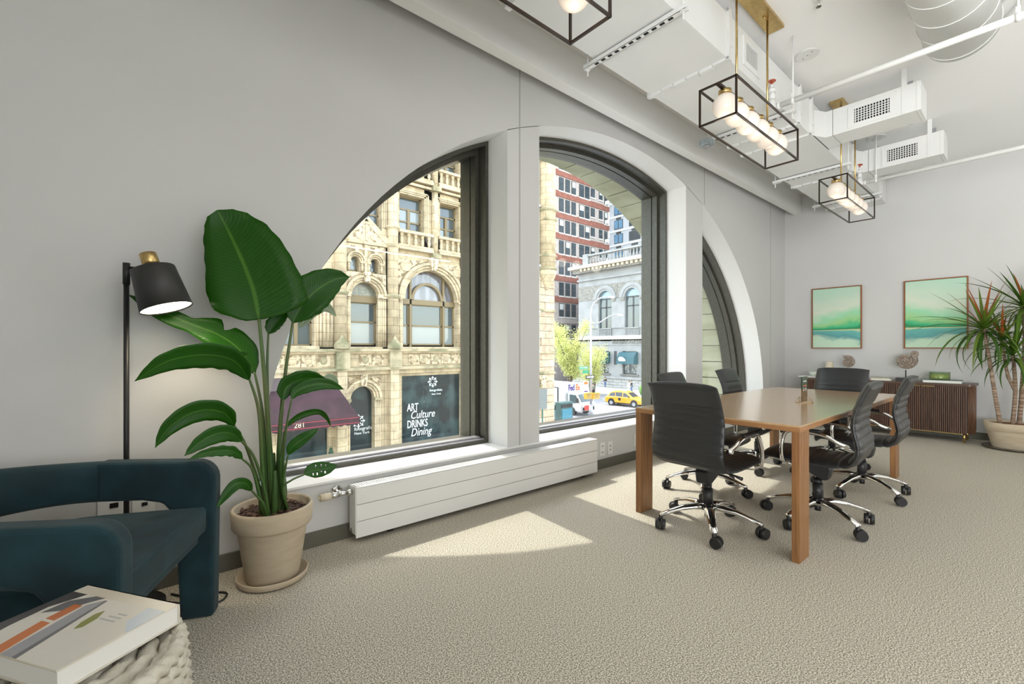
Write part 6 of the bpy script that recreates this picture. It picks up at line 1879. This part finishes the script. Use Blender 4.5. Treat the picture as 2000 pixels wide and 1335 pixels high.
# sign seen from behind on a green post near the stone corner
a, b = atY(1051, 800, 17.4), atY(1070, 758, 17.4)
t = thing('road_sign', 'grey back of a road sign on a green post by the stone corner', 'sign', ((a.x + b.x) / 2, 17.4, SZ))
MB().box(-.3, .3, -.01, .01, a.z - SZ, b.z - SZ).build('plate', mat('sign_back', (.16, .17, .16), .5), t)
MB().cyl((0, .04, 0), (0, .04, b.z - SZ), .04, n=8).build('post', mat('post_green', (.02, .10, .07), .5), t)

# ---------------------------------------------------------------- people on the far sidewalk
def skin_mesh(name, verts, edges, radii, m_, parent):
    me = bpy.data.meshes.new(name); me.from_pydata(verts, edges, [])
    o = bpy.data.objects.new(name, me); COL.objects.link(o); o.parent = parent
    me.skin_vertices or me.attributes
    o.modifiers.new('skin', 'SKIN')
    for i, r in enumerate(radii):
        me.skin_vertices[0].data[i].radius = (r, r)
    me.skin_vertices[0].data[0].use_root = True
    s_ = o.modifiers.new('sub', 'SUBSURF'); s_.levels = 1; s_.render_levels = 1
    me.materials.append(m_)
    return o
def person(loc, rz, label, top, legs, hair, stride=.12, arm=(.1, .25)):
    t = thing('person', label, 'person', loc, rz, 'people on the far sidewalk')
    skin = mat('skin', (.48, .30, .21), .6)
    st = stride
    V = [(0, 0, .95), (0, 0, 1.15), (0, 0, 1.38), (0, .0, 1.50), (0, .02, 1.58), (0, .03, 1.68),
         (-.19, 0, 1.40), (-.25, -.02, 1.14), (-.24, arm[0], .92), (-.24, arm[0] + .03, .84), (.19, 0, 1.40), (.25, -.02, 1.14), (.24, arm[1], .98), (.24, arm[1] + .05, .92),
         (-.10, 0, .90), (-.10, st * .5, .50), (-.10, st * .3, .09), (-.10, st * .3 + .15, .04), (.10, 0, .90), (.10, -st * .2, .50), (.10, -st, .09), (.10, -st + .15, .04)]
    E_ = [(0, 1), (1, 2), (2, 3), (3, 4), (4, 5), (2, 6), (6, 7), (7, 8), (8, 9), (2, 10), (10, 11), (11, 12), (12, 13), (0, 14), (14, 15), (15, 16), (16, 17), (0, 18), (18, 19), (19, 20), (20, 21)]
    Rr = [.14, .14, .15, .06, .095, .085, .07, .05, .04, .035, .07, .05, .04, .035, .095, .065, .045, .04, .095, .065, .045, .04]
    skin_mesh('body', V, E_, Rr, skin, t)
    idx = [0, 1, 2, 6, 7, 8, 10, 11, 12]
    mp_ = {v: i for i, v in enumerate(idx)}
    skin_mesh('jacket', [V[i] for i in idx], [(mp_[a], mp_[b]) for a, b in E_ if a in mp_ and b in mp_], [Rr[i] * 1.16 for i in idx], top, t)
    idx = [0, 14, 15, 16, 18, 19, 20]
    mp2 = {v: i for i, v in enumerate(idx)}
    skin_mesh('trousers', [V[i] for i in idx], [(mp2[a], mp2[b]) for a, b in E_ if a in mp2 and b in mp2], [Rr[i] * 1.15 for i in idx], legs, t)
    MB().sphere((0, .0, 1.68), .105, 12, 8, (1, 1.05, .95)).build('hair', hair, t)
    return t
blk = mat('cloth_black', (.02, .02, .022), .9); den = mat('denim', (.07, .13, .25), .9); wht = mat('cloth_white', (.62, .58, .54), .9); hr = mat('hair_dark', (.03, .02, .015), .8); brn = mat('hair_brown', (.13, .07, .04), .8); grn = mat('cloth_green', (.14, .17, .13), .9)
def gp(px, py): 
    r = ray(px, py); t_ = (SZ + .15 - CAM_H) / r[2]; return (r[0] * t_, r[1] * t_, SZ + .15)
person((59.2, 46.2, SZ + .15), PI * .6, 'person in a black jacket and jeans leaning by the bank wall', blk, den, hr, .05, (.2, .25))
person(gp(1228.5, 767), PI * .3, 'person in a pale coat walking beside the person in jeans', wht, wht, brn, .2)
person(gp(1233.5, 766), PI * .3, 'person in dark top and jeans walking on the sunny sidewalk', blk, den, hr, .2)
person(gp(1158, 774), PI * .9, 'person in a grey-green top walking behind the lamp post', grn, blk, hr, .2)
